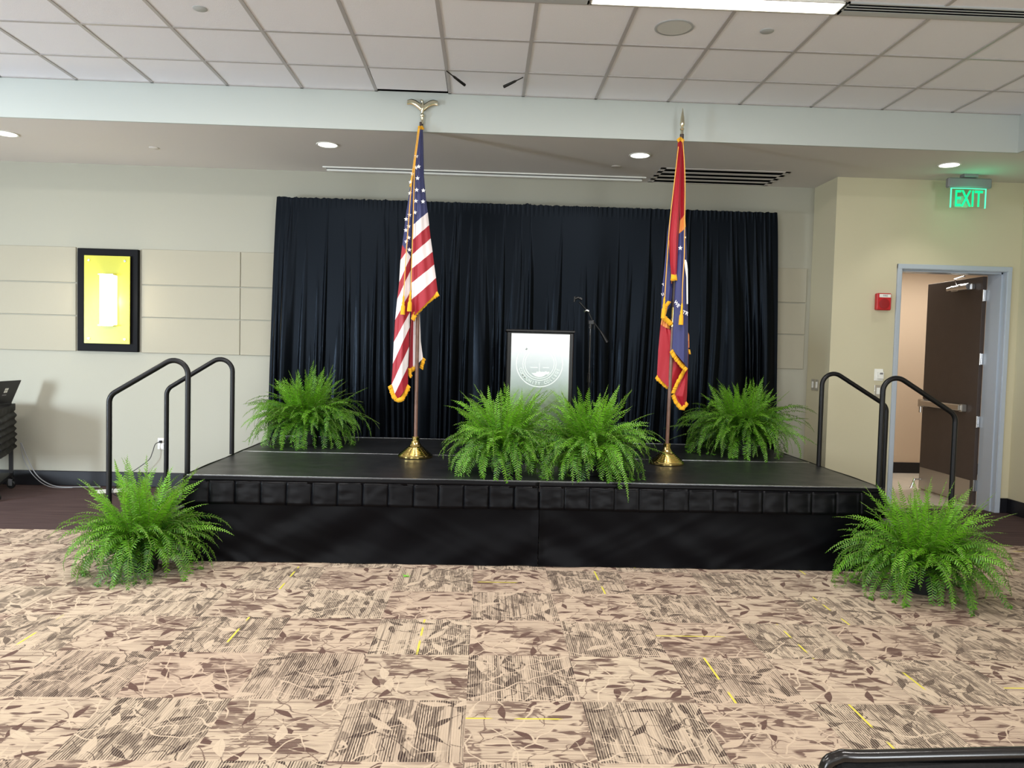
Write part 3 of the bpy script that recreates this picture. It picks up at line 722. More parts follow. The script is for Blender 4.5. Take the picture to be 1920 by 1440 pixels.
# ------------------------------------------------------------------ flags
def tabs(tbl, s):
    # piecewise-linear lookup of pixel positions by row value
    if s <= tbl[0][0]: return tbl[0][1:]
    for a, b in zip(tbl, tbl[1:]):
        if s <= b[0]:
            q = (s - a[0]) / (b[0] - a[0]); return tuple(a[i] + (b[i] - a[i]) * q for i in range(1, len(a)))
    return tbl[-1][1:]
def sheet(mb, uvs, Lt, Rt, s0, s1, Y, depth, nu=14, nv=50, ph=0., ripple=.006, sdf=None, front=True):
    """hanging cloth between a left and a right edge (row value, px, py); folds outwards by depth"""
    def fn(u, v):
        s = s0 + (s1 - s0) * v
        lx, ly = tabs(Lt, s); rx, ry = tabs(Rt, s)
        w = abs(rx - lx) / 225.
        y = Y - depth * (math.sin(PI * u) ** .8) * min(1., w / .12) - ripple * math.sin(u * 9 + ph + v * 2.) * min(1, w / .08) - ripple * .6 * math.sin(u * 21 + ph)
        x_, y_ = lx + (rx - lx) * u, ly + (ry - ly) * u + 2.5 * math.sin(PI * u) * min(1, w / .12)
        p = aty(x_, y_, Y); p.y = y
        # keep the outline while giving the cloth its depth
        uvs.append((s, sdf(x_, y_, s) if sdf else 1.))
        return p
    mb.grid(fn, nu, nv)
def fringe(mb, pts, Y, width=.036, dirn=None, seed=1):
    """row of short gold strands hanging outwards along a hem; pts are (px,py), the strands point to the side given by dirn"""
    r_ = random.Random(seed); P = [aty(x, y, Y) for x, y in pts]
    seg = []
    for a, b in zip(P, P[1:]):
        L = (b - a).length; n = max(2, int(L / .006))
        for i in range(n): seg.append((a + (b - a) * (i / n), (b - a).normalized()))
    seg.append((P[-1], (P[-1] - P[-2]).normalized()))
    vs = []; fs = []
    for i, (p, tdir) in enumerate(seg):
        nrm = Vector((-tdir.z, 0, tdir.x)); 
        if nrm.dot(Vector((dirn[0], 0, dirn[1]))) < 0: nrm = -nrm
        nrm = (nrm + Vector((0, 0, -.35))).normalized()
        o = r_.uniform(-.004, .004)
        L = width * r_.uniform(.85, 1.1)
        vs += [p - nrm * .004 + Vector((0, o * .5, 0)), p + nrm * (width * .5) + Vector((0, o - .002, 0)), p + nrm * L + Vector((0, o, 0))]
    for i in range(len(seg) - 1):
        a = i * 3; fs += [(a, a + 3, a + 4, a + 1), (a + 1, a + 4, a + 5, a + 2)]
    mb.add(vs, fs)
def build_fringe(t, *a, **k):
    fb = MB(); fringe(fb, *a, **k); build('fringe', fb, M['gold_fringe'], t, True, solid=.003)
def star(mb, px, py, Y, r=.019, rot=0.):
    c = aty(px, py, Y); pts = []
    for k in range(10):
        a = PI / 2 + rot + k * PI / 5; q = r if k % 2 == 0 else r * .42
        pts.append(c + Vector((q * math.cos(a), 0, q * math.sin(a))))
    mb.add(pts + [c], [(i_, (i_ + 1) % 10, 10) for i_ in range(10)])
def cord(t, pts, Y, name='cord', r=.0042, mt='gold_cord'):
    return build(name, MB().tube(smooth_path([aty(x, y, Y) for x, y in pts], 4), r, 6), M[mt], t, True)
def tassel(t, top, bot, Y):
    a = aty(*top, Y); b = aty(*bot, Y); h = (a - b).length; d = (b - a).normalized()
    rr_ = [.004, .009, .008, .013, .010, .017, .019, .020]; ts = [0, .12, .3, .42, .5, .58, .8, 1.]
    build('tassel', MB().tube([a + d * (h * q) for q in ts], .01, 12, rr=rr_), M['gold_fringe'], t, True)

def pole_base(t, x, y):
    prof = [(.14, 0), (.146, .004), (.146, .016), (.138, .026)]
    r0, z0 = .138, .026
    for k in range(6):
        r0 -= .0125; prof += [(r0 + .006, z0 + .0), (r0 + .004, z0 + .009), (r0, z0 + .010)]; z0 += .0105
    prof += [(.052, z0 + .008), (.038, z0 + .03), (.028, z0 + .05), (.027, z0 + .055), (.031, z0 + .057), (.031, z0 + .082), (.027, z0 + .086), (.02, z0 + .086)]
    build('base', MB().lathe(prof, (x, y, SZ + .002), 48), M['brass'], t, True)
    return SZ + z0 + .088

# ---- striped flag
FX, FY = -.57, 6.55
t = thing('striped_flag', (FX, FY, SZ), 'hanging striped flag with white stars and gold fringe on an eagle-topped pole', 'flag')
zb = pole_base(t, FX, FY)
build('pole', MB().tube([(FX, FY, zb - .02), (FX - .003, FY, 1.86)], .0155, 14), M['wood_pole'], t, True)
build('ferrule', MB().tube([(FX - .003, FY, 1.84), (FX - .003, FY, 2.0)], .017, 14), M['brass'], t, True)
build('pole', MB().tube([(FX - .003, FY, 1.99), (FX - .005, FY, 3.40)], .0155, 14), M['dark_pole'], t, True)
fm = MB(); uv = []
# far fold behind the pole
Lt = [(0, 772, 560), (1, 768, 650), (2, 766, 694)]; Rt = [(0, 786, 560), (1, 789, 640), (2, 793, 672)]
o0 = len(uv); sheet(fm, uv, Lt, Rt, 0, 2, FY + .045, .02, 8, 20)
for i_ in range(o0, len(uv)):
    uu = ((i_ - o0) % 9) / 8; uv[i_] = (.5 if uu > .3 else 1.5, 1.)
# left hanging part
Lt = [(-9, 785, 243), (-8, 781, 270), (-7, 776, 300), (-6, 771, 335), (-5, 767, 365), (-4, 762, 398), (-3, 757, 440), (-2.4, 754, 462), (-2, 751, 489), (-1, 748.6, 530), (0, 745, 561), (1, 741, 600), (2, 738.5, 641), (3, 736.7, 682), (4, 734, 722), (5, 739, 741), (6, 746, 749)]
Rt = [(-9, 788, 243), (-8, 786, 270), (-7, 784, 300), (-6, 782, 335), (-5, 780, 365), (-4, 777, 398), (-3, 774, 428), (-2.4, 773, 445), (-2, 772, 458), (-1, 771, 480), (0, 770.5, 506), (1, 770.5, 545), (2, 769, 585), (3, 768, 614), (4, 767, 650), (5, 765, 687), (6, 765, 722)]
sheet(fm, uv, Lt, Rt, -9, 6, FY - .03, .05, 14, 80, 1., sdf=lambda x, y, s: (y - (456 + (x - 752) * 1.38)) / 20.)
# right hanging part
Lt2 = [(-8, 785, 243), (-6, 782, 275), (-4, 780, 315), (-3, 778.5, 345), (-2, 777, 370), (-1, 776, 397), (0, 775, 421), (1, 773, 450), (2, 772, 478), (3, 771.5, 504), (4, 771.7, 530), (5, 772, 561), (6, 771, 597)]
Rt2 = [(-8, 793, 243), (-6, 794, 275), (-4, 794.5, 305), (-3, 795, 330), (-2, 797, 352), (-1, 799, 375), (0, 802, 398), (1, 804.5, 422), (2, 807.5, 447), (3, 811, 472), (4, 814, 496), (5, 817.5, 521), (6, 820.5, 546)]
sheet(fm, uv, Lt2, Rt2, -8, 6, FY - .05, .05, 16, 80, 2., sdf=lambda x, y, s: s)
n_st = len(fm.v); fm.cur = 1
for (x, y) in [(387, 542), (380, 645), (408, 635), (398, 740), (390, 845), (450, 850), (382, 945), (447, 950), (374, 1048)]:
    star(fm, 700 + x / 4.8, 180 + y / 4.8, FY - .115)
for (x, y) in [(335, 775), (330, 875), (325, 1070), (295, 1108), (318, 1172), (293, 1208), (318, 1275), (297, 1310), (324, 1383), (350, 700)]:
    star(fm, 700 + x / 4.8, 180 + y / 4.8, FY - .095)
uv += [(0, 1)] * (len(fm.v) - n_st)
build('flag', fm, [M['stripes'], M['flag_white']], t, True, uv=uv)
build_fringe(t, [(771, 598), (776, 586), (790, 571), (805, 558), (820.5, 547)], FY - .062, dirn=(.6, -1), seed=2)
build_fringe(t, [(733.5, 721), (739, 738), (745, 748), (752, 745), (759, 733), (765, 721)], FY - .045, .034, dirn=(.0, -1), seed=3)
build_fringe(t, [(765, 693), (772, 690), (778, 684)], FY + .03, dirn=(0, -1), seed=4)
build_fringe(t, [(787, 690), (790, 680), (793, 670)], FY + .05, .03, dirn=(.5, -1), seed=5)
build_fringe(t, [(765, 690), (766, 705), (770, 700)], FY - .0, .028, dirn=(1, -.6), seed=6)
build_fringe(t, [(786, 240), (791, 236), (795, 242)], FY - .03, .022, dirn=(0, -1), seed=7)
build_fringe(t, [(787, 236), (784, 262), (779, 300), (775, 325), (771, 350)], FY - .052, .014, dirn=(-1, 0), seed=8)
cord(t, [(787, 240), (784, 262), (778, 310), (776, 360), (774.5, 420), (772, 490), (770.5, 546)], FY - .118)
cord(t, [(784, 250), (779, 280), (772, 340), (765, 430), (760, 500), (757, 556)], FY - .108)
tassel(t, (770, 545), (767.5, 584), FY - .125); tassel(t, (757, 553), (755, 590), FY - .105)
# eagle finial
ez = aty(793, 232, FY)
fx = FX - .004 + .006
fi = MB(); fi.lathe([(.014, 3.385), (.015, 3.40), (.013, 3.41), (.013, 3.44), (.016, 3.445), (.020, 3.452), (.020, 3.458), (.014, 3.465), (.010, 3.475)], (fx, FY, 0), 20)
build('finial_socket', fi, M['silver'], t, True)
ea = MB()
ea.tube([(fx, FY, 3.47), (fx, FY - .006, 3.50), (fx, FY - .008, 3.53), (fx, FY, 3.556), (fx - .004, FY - .004, 3.575), (fx - .012, FY - .014, 3.58)], .01, 12, rr=[.008, .015, .016, .011, .011, .004])
for s in (-1, 1):
    def wing(u, v, s=s):
        # u along the wing, v across the chord; swept up then out
        X = s * (.008 + .118 * u); Z = 3.515 + .062 * math.sin(min(1., u * 1.25) * PI / 2) - .012 * max(0, u - .75) * 4 * .5
        ch = .044 * (1 - .5 * u) + .008; cc = (v - .5)
        th = .012 * (1 - u * .6)
        a = 2 * PI * v
        return Vector((fx + X, FY + th * math.sin(a) - .01 * u, Z + ch * .62 * math.cos(a) - .5 * ch * u))
    ea.grid(wing, 12, 10)
build('eagle_finial', ea, M['silver'], t, True)

# ---- blue, gold and red flag
GX, GY = 1.548, 6.45
t = thing('state_flag', (GX, GY, SZ), 'hanging red, gold and navy flag with gold fringe on a spear-topped pole', 'flag')
zb = pole_base(t, GX, GY)
def gp(z): return Vector((GX + (z - .75) * .0135, GY, z))
build('pole', MB().tube([gp(zb - .02), gp(1.78)], .0155, 14), M['wood_pole'], t, True)
build('ferrule', MB().tube([gp(1.76), gp(1.92)], .018, 14), M['brass'], t, True)
build('pole', MB().tube([gp(1.91), gp(3.35)], .0165, 14), M['dark_pole'], t, True)
sp = MB(); q = gp(3.33); sp.lathe([(.013, 0), (.013, .045), (.012, .05), (.016, .055), (.019, .062), (.016, .07), (.009, .074), (.012, .082), (.019, .095), (.02, .11), (.014, .16), (.001, .235)], q, 20)
build('spear_finial', sp, M['silver'], t, True)
fm = MB(); uv = []
def sh2(Lt, Rt, Y, dep, mi, nu=10, nv=30, ph=0., rp=.005):
    fm.cur = mi; sheet(fm, uv, Lt, Rt, Lt[0][0], Lt[-1][0], Y, dep, nu, nv, ph, rp)
R_, G_, B_, W_ = 0, 1, 2, 3
# back left: blue, gold, red
sh2([(0, 1263, 350), (1, 1260, 384), (2, 1251, 436), (3, 1246, 496), (4, 1241, 542), (5, 1239.5, 590)], [(0, 1266, 350), (1, 1266, 384), (2, 1264, 436), (3, 1263, 496), (4, 1262, 542), (5, 1258, 572)], GY + .01, .03, B_, ph=.5)
sh2([(0, 1241, 594), (1, 1238.5, 608)], [(0, 1255, 600), (1, 1256, 617)], GY + .005, .015, G_, 8, 6)
sh2([(0, 1238.5, 608), (1, 1234, 656), (2, 1231.6, 704)], [(0, 1262, 620), (1, 1286, 688), (2, 1264, 736)], GY + .03, .035, R_, 14, 30, .3)
sh2([(0, 1263, 345), (1, 1261, 383)], [(0, 1266, 345), (1, 1265, 383)], GY + .0, .01, G_, 4, 6)
# lower right red behind the blue
sh2([(0, 1280, 630), (1, 1287, 692), (2, 1263.5, 740), (3, 1279, 768)], [(0, 1291.5, 640), (1, 1290, 692), (2, 1288.5, 740), (3, 1287, 757)], GY + .012, .03, R_, 10, 36, .9)
sh2([(0, 1286, 610), (1, 1286, 650)], [(0, 1292, 628), (1, 1292.5, 652)], GY + .008, .008, G_, 5, 8)
# right: red, gold, blue with diagonal seams
sh2([(0, 1275, 262), (1, 1275, 413)], [(0, 1282, 264), (1, 1284, 400)], GY - .03, .03, R_, 8, 30, .2)
sh2([(0, 1275, 413), (1, 1273, 438)], [(0, 1284, 400), (1, 1286, 425)], GY - .03, .03, G_, 8, 8, .2)
sh2([(0, 1273, 438), (1, 1267, 515), (2, 1262, 600), (3, 1260, 654)], [(0, 1286, 425), (1, 1289, 519), (2, 1290.5, 600), (3, 1290, 691)], GY - .03, .045, B_, 14, 50, .2)
# hoist roll in front
sh2([(0, 1253, 450), (1, 1255, 470), (2, 1259, 532)], [(0, 1258, 450), (1, 1259, 480), (2, 1260, 532)], GY - .035, .012, G_, 5, 14)
sh2([(0, 1271, 262), (1, 1264.5, 336), (2, 1260, 390), (3, 1254.5, 445), (4, 1256, 496), (5, 1259, 516)], [(0, 1279, 262), (1, 1277, 336), (2, 1275, 390), (3, 1272.5, 440), (4, 1270, 496), (5, 1268.5, 516)], GY - .04, .045, R_, 14, 60, .7, .006)
nst = len(fm.v); fm.cur = 3
star(fm, 1275.6, 465, GY - .098, .02)
mpts = [(1283, 487), (1286, 487), (1288, 492), (1289.5, 505), (1290, 570), (1287.5, 570), (1287, 520), (1284, 500)]
fm.add([aty(x, y, GY - .09) for x, y in mpts], [tuple(range(len(mpts)))])
star(fm, 1284.5, 445, GY - .09, .012, .3)
for (txt, x, y, rot, sz) in [('WE', 1269, 570, .9, .038), ('TR', 1285, 587, .35, .042)]:
    vs, fs = textmesh(txt, sz, .0005, bold=.0008); c_ = aty(x, y, GY - .092); mt = facing(c_, rot=rot); fm.add([mt @ v for v in vs], fs)
vs, fs = textmesh('U', .03, .0005, bold=.0008); mt = facing(aty(1242.5, 552, GY - .04), rot=-.3); fm.add([mt @ v for v in vs], fs)
vs, fs = textmesh('T', .026, .0005, bold=.0008); mt = facing(aty(1243.5, 534, GY - .04), rot=-.4); fm.add([mt @ v for v in vs], fs)
uv += [(0, 1)] * (len(fm.v) - nst)
build('flag', fm, [M['flag_red'], M['flag_gold'], M['flag_blue'], M['flag_white']], t, True, uv=uv)
build_fringe(t, [(1260.5, 655), (1268, 668), (1278, 680), (1289, 692)], GY - .045, .034, dirn=(-.5, -1), seed=12)
build_fringe(t, [(1288, 690), (1280, 706), (1271, 722), (1264.5, 738)], GY - .005, .030, dirn=(-1, -.1), seed=13)
build_fringe(t, [(1264, 738), (1270, 753), (1279, 764), (1287, 753)], GY + .0, .032, dirn=(-.1, -1), seed=14)
build_fringe(t, [(1231.6, 704), (1244, 715), (1264, 731)], GY + .02, .034, dirn=(-.1, -1), seed=15)
build_fringe(t, [(1258.5, 515), (1264, 516), (1268.5, 515)], GY - .055, .05, dirn=(0, -1), seed=16)
build_fringe(t, [(1291, 655), (1292.5, 664)], GY - .0, .014, dirn=(1, 0), seed=17)
build_fringe(t, [(1258, 566), (1251, 575), (1248, 590)], GY - .02, .03, dirn=(-1, 0.3), seed=18)
build_fringe(t, [(1241, 598), (1248, 603), (1256, 611)], GY - .02, .04, dirn=(.3, 1), seed=19)
build_fringe(t, [(1269, 262), (1276, 257), (1283, 263)], GY - .06, .024, dirn=(0, -1), seed=20)
cord(t, [(1280, 262), (1283, 300), (1284.5, 345), (1284, 400), (1283.5, 450), (1283, 482), (1280, 530), (1279, 570)], GY - .1)
cord(t, [(1272, 275), (1264, 345), (1257, 405), (1254, 440), (1250, 500), (1246.5, 558)], GY - .06)
tassel(t, (1279, 568), (1276.5, 609), GY - .1); tassel(t, (1246, 556), (1243.5, 597), GY - .06)

# ------------------------------------------------------------------ lectern
LX0, LX1, LY = .197, .703, 6.35; lt_, lb_ = 1.70, SZ
t = thing('lectern', ((LX0 + LX1) / 2, LY + .2, SZ), 'lectern with a pale brushed front panel bearing a round college seal', 'lectern')
tp = (LX0 + LX1) / 2
bd = MB(); bd.box(LX0 - .018, LX0 + .012, LY, LY + .38, lb_ + .03, lt_ - .02, .004); bd.box(LX1 - .012, LX1 + .018, LY, LY + .38, lb_ + .03, lt_ - .02, .004); bd.box(LX0, LX1, LY + .03, LY + .05, lb_ + .03, lt_ - .02)
bd.box(LX0, LX1, LY + .05, LY + .38, 1.2, 1.22)
build('body', bd, M['black_gloss'], t)
build('top', MB().box(LX0 - .03, LX1 + .03, LY - .012, LY + .42, lt_ - .018, lt_ + .002, .005), M['black_gloss'], t)
build('base', MB().box(LX0 - .03, LX1 + .03, LY - .02, LY + .42, lb_, lb_ + .035, .005), M['black_gloss'], t)
pm = mat('brushed_front_panel', (244, 246, 244), .13, metal=.92, bump=.012, bscale=12)
fp = build('front_panel', MB().box(LX0 + .014, LX1 - .012, LY - .004, LY + .01, lb_ + .05, lt_ - .03, .001), pm, t)
sc_ = aty(1011.5, 682, LY); sx, sz = sc_.x, sc_.z
se = MB()
def ring(mb, r0, r1, a0=0, a1=2 * PI, n=72, th=.0012):
    vs = []; 
    for k in range(n + 1):
        a = a0 + (a1 - a0) * k / n
        for r in (r0, r1):
            vs.append(Vector((sx + r * math.cos(a), LY - .004 - th, sz + r * math.sin(a))))
    mb.add(vs, [(2 * k, 2 * k + 1, 2 * k + 3, 2 * k + 2) for k in range(n)])
ring(se, .186, .193); ring(se, .134, .139); ring(se, .117, .122)
def arc_text(mb, txt, R, size, a_c, span, inward):
    n = len(txt)
    for i_, ch in enumerate(txt):
        if ch == ' ': continue
        fr_ = (i_ / (n - 1) - .5) * span
        vs, fs = textmesh(ch, size, .0004, bold=.0002)
        if inward: a = a_c + fr_; rot = a + PI / 2          # bottom arc, reads left to right
        else: a = a_c - fr_; rot = a - PI / 2
        mt = facing((sx + R * math.cos(a), LY - .0055, sz + R * math.sin(a)), .85, 1., -rot)
        mb.add([mt @ v for v in vs], fs)
arc_text(se, 'COMMUNITY COLLEGE', .1625, .036, -PI / 2, 2.55, True)
arc_text(se, 'MERIDIAN', .1625, .036, PI / 2, 1.5, False)
se.box(sx - .002, sx + .002, LY - .0055, LY - .004, sz - .075, sz + .01); se.box(sx - .075, sx - .014, LY - .0055, LY - .004, sz - .034, sz - .028); se.box(sx + .03, sx + .08, LY - .0055, LY - .004, sz - .034, sz - .028)
r_ = random.Random(3)
for k in range(12):
    x = sx - .018 + k * .0085; se.lathe([(.001, 0), (.007 + .003 * r_.random(), 0), (.006, .0008), (.001, .0008)], (x, LY - .0042, sz - .075 + r_.uniform(-.006, .008)), 8, mtx=Matrix.Rotation(PI / 2, 4, 'X'))
se.poly([Vector((sx + .085 * math.cos(a), LY - .0045, sz - .01 + .1 * math.sin(a))) for a in [math.radians(q) for q in range(222, 319, 8)]], (0, -.001, 0))
build('seal', se, M['seal'], fp)

# ------------------------------------------------------------------ microphone stand
MX, MY = .932, 6.9
t = thing('microphone_stand', (MX, MY, SZ), 'black boom microphone stand without microphone, right of the lectern', 'microphone stand')
build('pole', MB().tube([(MX, MY, SZ + .05), (MX, MY, 1.3)], .011, 12), M['black_metal'], t, True)
build('pole', MB().tube([(MX, MY, 1.29), (MX, MY, 1.77)], .0075, 12), M['black_gloss'], t, True)
build('height_clutch', MB().tube([(MX, MY, 1.26), (MX, MY, 1.34)], .017, 14), M['black'], t, True)
for k in range(3):
    a = 2 * PI * k / 3 + .5
    build('leg', MB().tube([(MX, MY, SZ + .14), (MX + .2 * math.cos(a), MY + .2 * math.sin(a), SZ + .03), (MX + .27 * math.cos(a), MY + .27 * math.sin(a), SZ + .012)], .009, 8), M['black_metal'], t, True)
A_ = aty(1082, 563, MY); B_2 = aty(1107, 603, MY); C_ = aty(1127, 622, MY)
bm_ = MB().tube([aty(1086, 566, MY), aty(1104, 586, MY)], .009, 10).tube([aty(1104, 586, MY), aty(1110, 600, MY), aty(1128, 624, MY)], .007, 10)
build('boom_arm', bm_, M['black'], t, True)
build('counterweight', MB().tube([aty(1126, 621, MY), aty(1129, 626, MY), aty(1138, 642, MY)], .012, 12, rr=[.010, .013, .018]), M['black'], t, True)
hd = MB().box(MX - .022, MX + .03, MY - .018, MY + .018, 1.775, 1.815, .005).tube([(MX, MY, 1.74), (MX, MY, 1.78)], .016, 12).tube([(MX + .035, MY, 1.79), (MX + .035, MY, 1.73)], .006, 8)
build('boom_clutch', hd, M['black'], t, True)
kn = MB().tube([aty(1099, 582, MY), aty(1104, 584, MY)], .012, 12).tube([aty(1096, 584, MY - .02), aty(1100, 582, MY)], .008, 10)
build('knob', kn, M['chrome'], t, True)
cl_ = MB().tube([aty(1077, 561, MY), aty(1084, 558, MY), aty(1091, 562, MY)], .012, 12).tube([aty(1078, 556, MY), aty(1077, 566, MY)], .010, 10)
build('microphone_clip', cl_, M['black'], t, True)

# ------------------------------------------------------------------ ferns
def fern(loc, R, Hh, seed, label, floor_z, n=120, edge_y=None, lift=0., extra=()):
    r_ = random.Random(seed); lx, ly, lz = loc
    t = thing('potted_fern', loc, label, 'fern', 'potted ferns on and beside the stage')
    ph_ = .19
    build('pot', MB().lathe([(.085, 0), (.09, .004), (.115, ph_ - .03), (.125, ph_ - .028), (.127, ph_), (.115, ph_), (.112, ph_ - .02), (.001, ph_ - .022)], (lx, ly, lz), 28), M['pot'], t, True)
    stems = MB(); age = []
    leaves_v = []; leaves_f = []
    def frond(az, L, e0, drop, w0, yel, start=None, curl=0.):
        ca, sa = math.cos(az), math.sin(az)
        p = Vector((lx + .1 * ca * r_.random() + r_.uniform(-.04, .04), ly + .1 * sa * r_.random() + r_.uniform(-.04, .04), lz + ph_ - .03 + lift)) if start is None else Vector(start)
        N = max(12, int(L / .0165)); ds = L / N; pts = [p.copy()]; el = e0; azc = az
        for i in range(N):
            s = (i + 1) / N
            el = e0 - drop * (s ** 1.35)
            azc = az + curl * s
            d = Vector((math.cos(el) * math.cos(azc), math.cos(el) * math.sin(azc), math.sin(el)))
            p = p + d * ds
            fz = floor_z if (edge_y is None or p.y > edge_y) else 0.
            if p.z < fz + .012: p.z = fz + .012 + r_.random() * .004
            pts.append(p.copy())
        stems.tube(pts[::2] if len(pts[::2]) > 2 else pts, .0013, 4, cap=False)
        roll = r_.uniform(-.8, .8)
        for i in range(2, N + 1):
            s = i / N
            tdir = (pts[min(i + 1, N)] - pts[i - 1]).normalized()
            side = tdir.cross(Vector((0, 0, 1)))
            if side.length < .15: side = Vector((-sa, ca, 0))
            side.normalize(); up = side.cross(tdir).normalized()
            side = (side * math.cos(roll) + up * math.sin(roll)).normalized(); up = side.cross(tdir).normalized()
            prof = min(1., .35 + s * 3.2) * (1 - s ** 2.6) ** .8
            wl = w0 * prof + .003
            for sg in (-1, 1):
                q = pts[i] + tdir * (ds * .25 * sg)
                dirn = (side * sg + tdir * (.28 + .5 * s) + up * r_.uniform(-.6, .3)).normalized()
                wv = dirn.cross(up).normalized() * (.0050 * (.5 + .5 * prof))
                k0 = len(leaves_v)
                tip = q + dirn * wl * r_.uniform(.88, 1.05) - up * wl * .12
                leaves_v.extend([q - wv * .6, q + wv * .6, q + dirn * (wl * .45) + wv + up * .001, q + dirn * (wl * .45) - wv + up * .001, q + dirn * (wl * .82) + wv * .62, q + dirn * (wl * .82) - wv * .62, tip])
                leaves_f.extend([(k0, k0 + 1, k0 + 2, k0 + 3), (k0 + 3, k0 + 2, k0 + 4, k0 + 5), (k0 + 5, k0 + 4, k0 + 6)])
                g_ = min(1., max(0., yel + .35 * s ** 2 + r_.uniform(-.2, .2))); age.extend([g_] * 7)
    n = int(n * 1.95)
    for i in range(n):
        q = i / n
        az = r_.uniform(0, 2 * PI)
        if q < .22:      # upright crown
            e0 = math.radians(r_.uniform(62, 86)); L = (Hh - ph_ + .04) * r_.uniform(.8, 1.12); drop = math.radians(r_.uniform(5, 65)); y_ = r_.uniform(.35, .8)
        elif q < .55:    # middle arching
            e0 = math.radians(r_.uniform(38, 72)); L = R * r_.uniform(.9, 1.25); drop = math.radians(r_.uniform(60, 125)); y_ = r_.uniform(.15, .6)
        else:            # outer drooping skirt
            e0 = math.radians(r_.uniform(15, 72)); L = R * r_.uniform(.75, 1.5); drop = math.radians(r_.uniform(100, 165)); y_ = r_.uniform(0., .4)
        frond(az, L, e0, drop, r_.uniform(.036, .054), y_, curl=r_.uniform(-1., 1.))
    for (az, L, e0, drop, y_) in extra: frond(math.radians(az), L, math.radians(e0), math.radians(drop), .03, y_)
    mb = MB(); mb.add(leaves_v, leaves_f)
    build('fronds', mb, M['fern'], t, False, attr=age)
    build('stems', stems, M['fern_stem'], t, True)

fern((-2.26, 5.22, 0), .40, .72, 11, 'full green fern on the carpet at the left front corner of the stage', 0., 150, extra=[(0, .54, 40, 70, .7), (20, .5, 55, 50, .6), (180, .52, 35, 45, .9), (160, .5, 50, 40, .6)])
fern((2.93, 4.98, 0), .47, .72, 23, 'full green fern on the carpet at the right front corner of the stage', 0., 165, extra=[(185, .75, 48, 90, .3), (10, .6, 30, 40, .9), (-20, .56, 25, 50, .7), (175, .68, 55, 60, .6)])
fern((-1.64, 7.28, SZ), .48, .72, 37, 'bushy green fern on the stage in front of the left end of the curtain', SZ, 140, extra=[(0, .66, 35, 70, .4), (180, .64, 10, 60, .3), (30, .62, 50, 30, .4)])
fern((2.45, 7.22, SZ), .53, .70, 41, 'bushy green fern on the stage in front of the right end of the curtain', SZ, 145, extra=[(180, .72, 25, 45, .1), (190, .7, 15, 40, .1), (-10, .66, 20, 60, .3), (0, .64, 35, 40, .3)])
fern((.16, 5.83, SZ), .38, .68, 53, 'bright green fern at the front of the stage, directly before the lectern', SZ, 150, extra=[(185, .5, 45, 115, .5), (178, .45, 50, 110, .6), (5, .5, 60, 60, .8)])
fern((.80, 5.80, SZ), .42, .66, 67, 'bright green fern at the front of the stage with one frond hanging over the edge', SZ, 150, edge_y=5.40, extra=[(-15, .62, 25, 60, .4), (-68, .78, 25, 112, .4), (15, .55, 55, 45, .7)])
lb = MB(); c_ = Vector((-.49, 5.134, .004))
for k in range(7):
    a = k * .9; lb.add([c_, c_ + Vector((.012 * math.cos(a), .012 * math.sin(a), .006)), c_ + Vector((.028 * math.cos(a + .3), .028 * math.sin(a + .3), .003 + .012 * (k % 2))), c_ + Vector((.012 * math.cos(a + .6), .012 * math.sin(a + .6), .002))], [(0, 1, 2, 3)])
tag(build('fern_scrap', lb, mat('fresh_leaf', (110, 200, 40), .5), solid=.001), 'small bright green scrap of fern on the carpet before the stage', 'leaf')

# ------------------------------------------------------------------ cart with laptop at the left edge
A0 = Vector((-4.47, 7.30, 0)); B0 = Vector((-4.755, 8.02, 0)); dr = (B0 - A0).normalized(); lfw = Vector((-dr.y, dr.x, 0)); W_c = 1.0; ln = (B0 - A0).length
zt = aty(38, 757, 8.0).z; zbt = aty(37, 841, 8.0).z
t = thing('media_cart', (A0 + B0) / 2 + lfw * (W_c / 2), 'black rolling cart with ruched black cloth around its top at the left edge', 'cart')
def cp_(a, b, z): return A0 + dr * a + lfw * b + Vector((0, 0, z))
tb = MB()
def cart_box(mb, a0, a1, b0, b1, z0, z1):
    mb.add([cp_(a, b, z) for a in (a0, a1) for b in (b0, b1) for z in (z0, z1)], [(0, 1, 3, 2), (4, 6, 7, 5), (0, 4, 5, 1), (2, 3, 7, 6), (0, 2, 6, 4), (1, 5, 7, 3)])
cart_box(tb, .02, ln - .02, .02, W_c - .02, zt - .03, zt - .008); build('top', tb, M['black_metal'], t)
tb = MB(); cart_box(tb, .02, ln - .02, .02, W_c - .02, .13, .16); build('shelf', tb, M['black_metal'], t)
for a, b in ((.03, .03), (ln - .03, .03), (.03, W_c - .03), (ln - .03, W_c - .03)):
    tb = MB(); cart_box(tb, a - .018, a + .018, b - .018, b + .018, .11, zt - .03); build('leg', tb, M['black_metal'], t)
    c_ = cp_(a, b, .04); cs = build('caster', MB().lathe([(.001, -.012), (.036, -.012), (.04, -.008), (.04, .008), (.036, .012), (.001, .012)], c_, 20, mtx=Matrix.Rotation(PI / 2, 4, 'X')), M['black'], t, True)
    build('fork', MB().box(c_.x - .02, c_.x + .02, c_.y - .02, c_.y - .015, .03, .11).box(c_.x - .02, c_.x + .02, c_.y + .015, c_.y + .02, .03, .11).box(c_.x - .02, c_.x + .02, c_.y - .02, c_.y + .02, .1, .11), M['chrome'], cs)
dp = MB(); per = [(0, 0), (ln, 0), (ln, W_c), (0, W_c), (0, 0)]
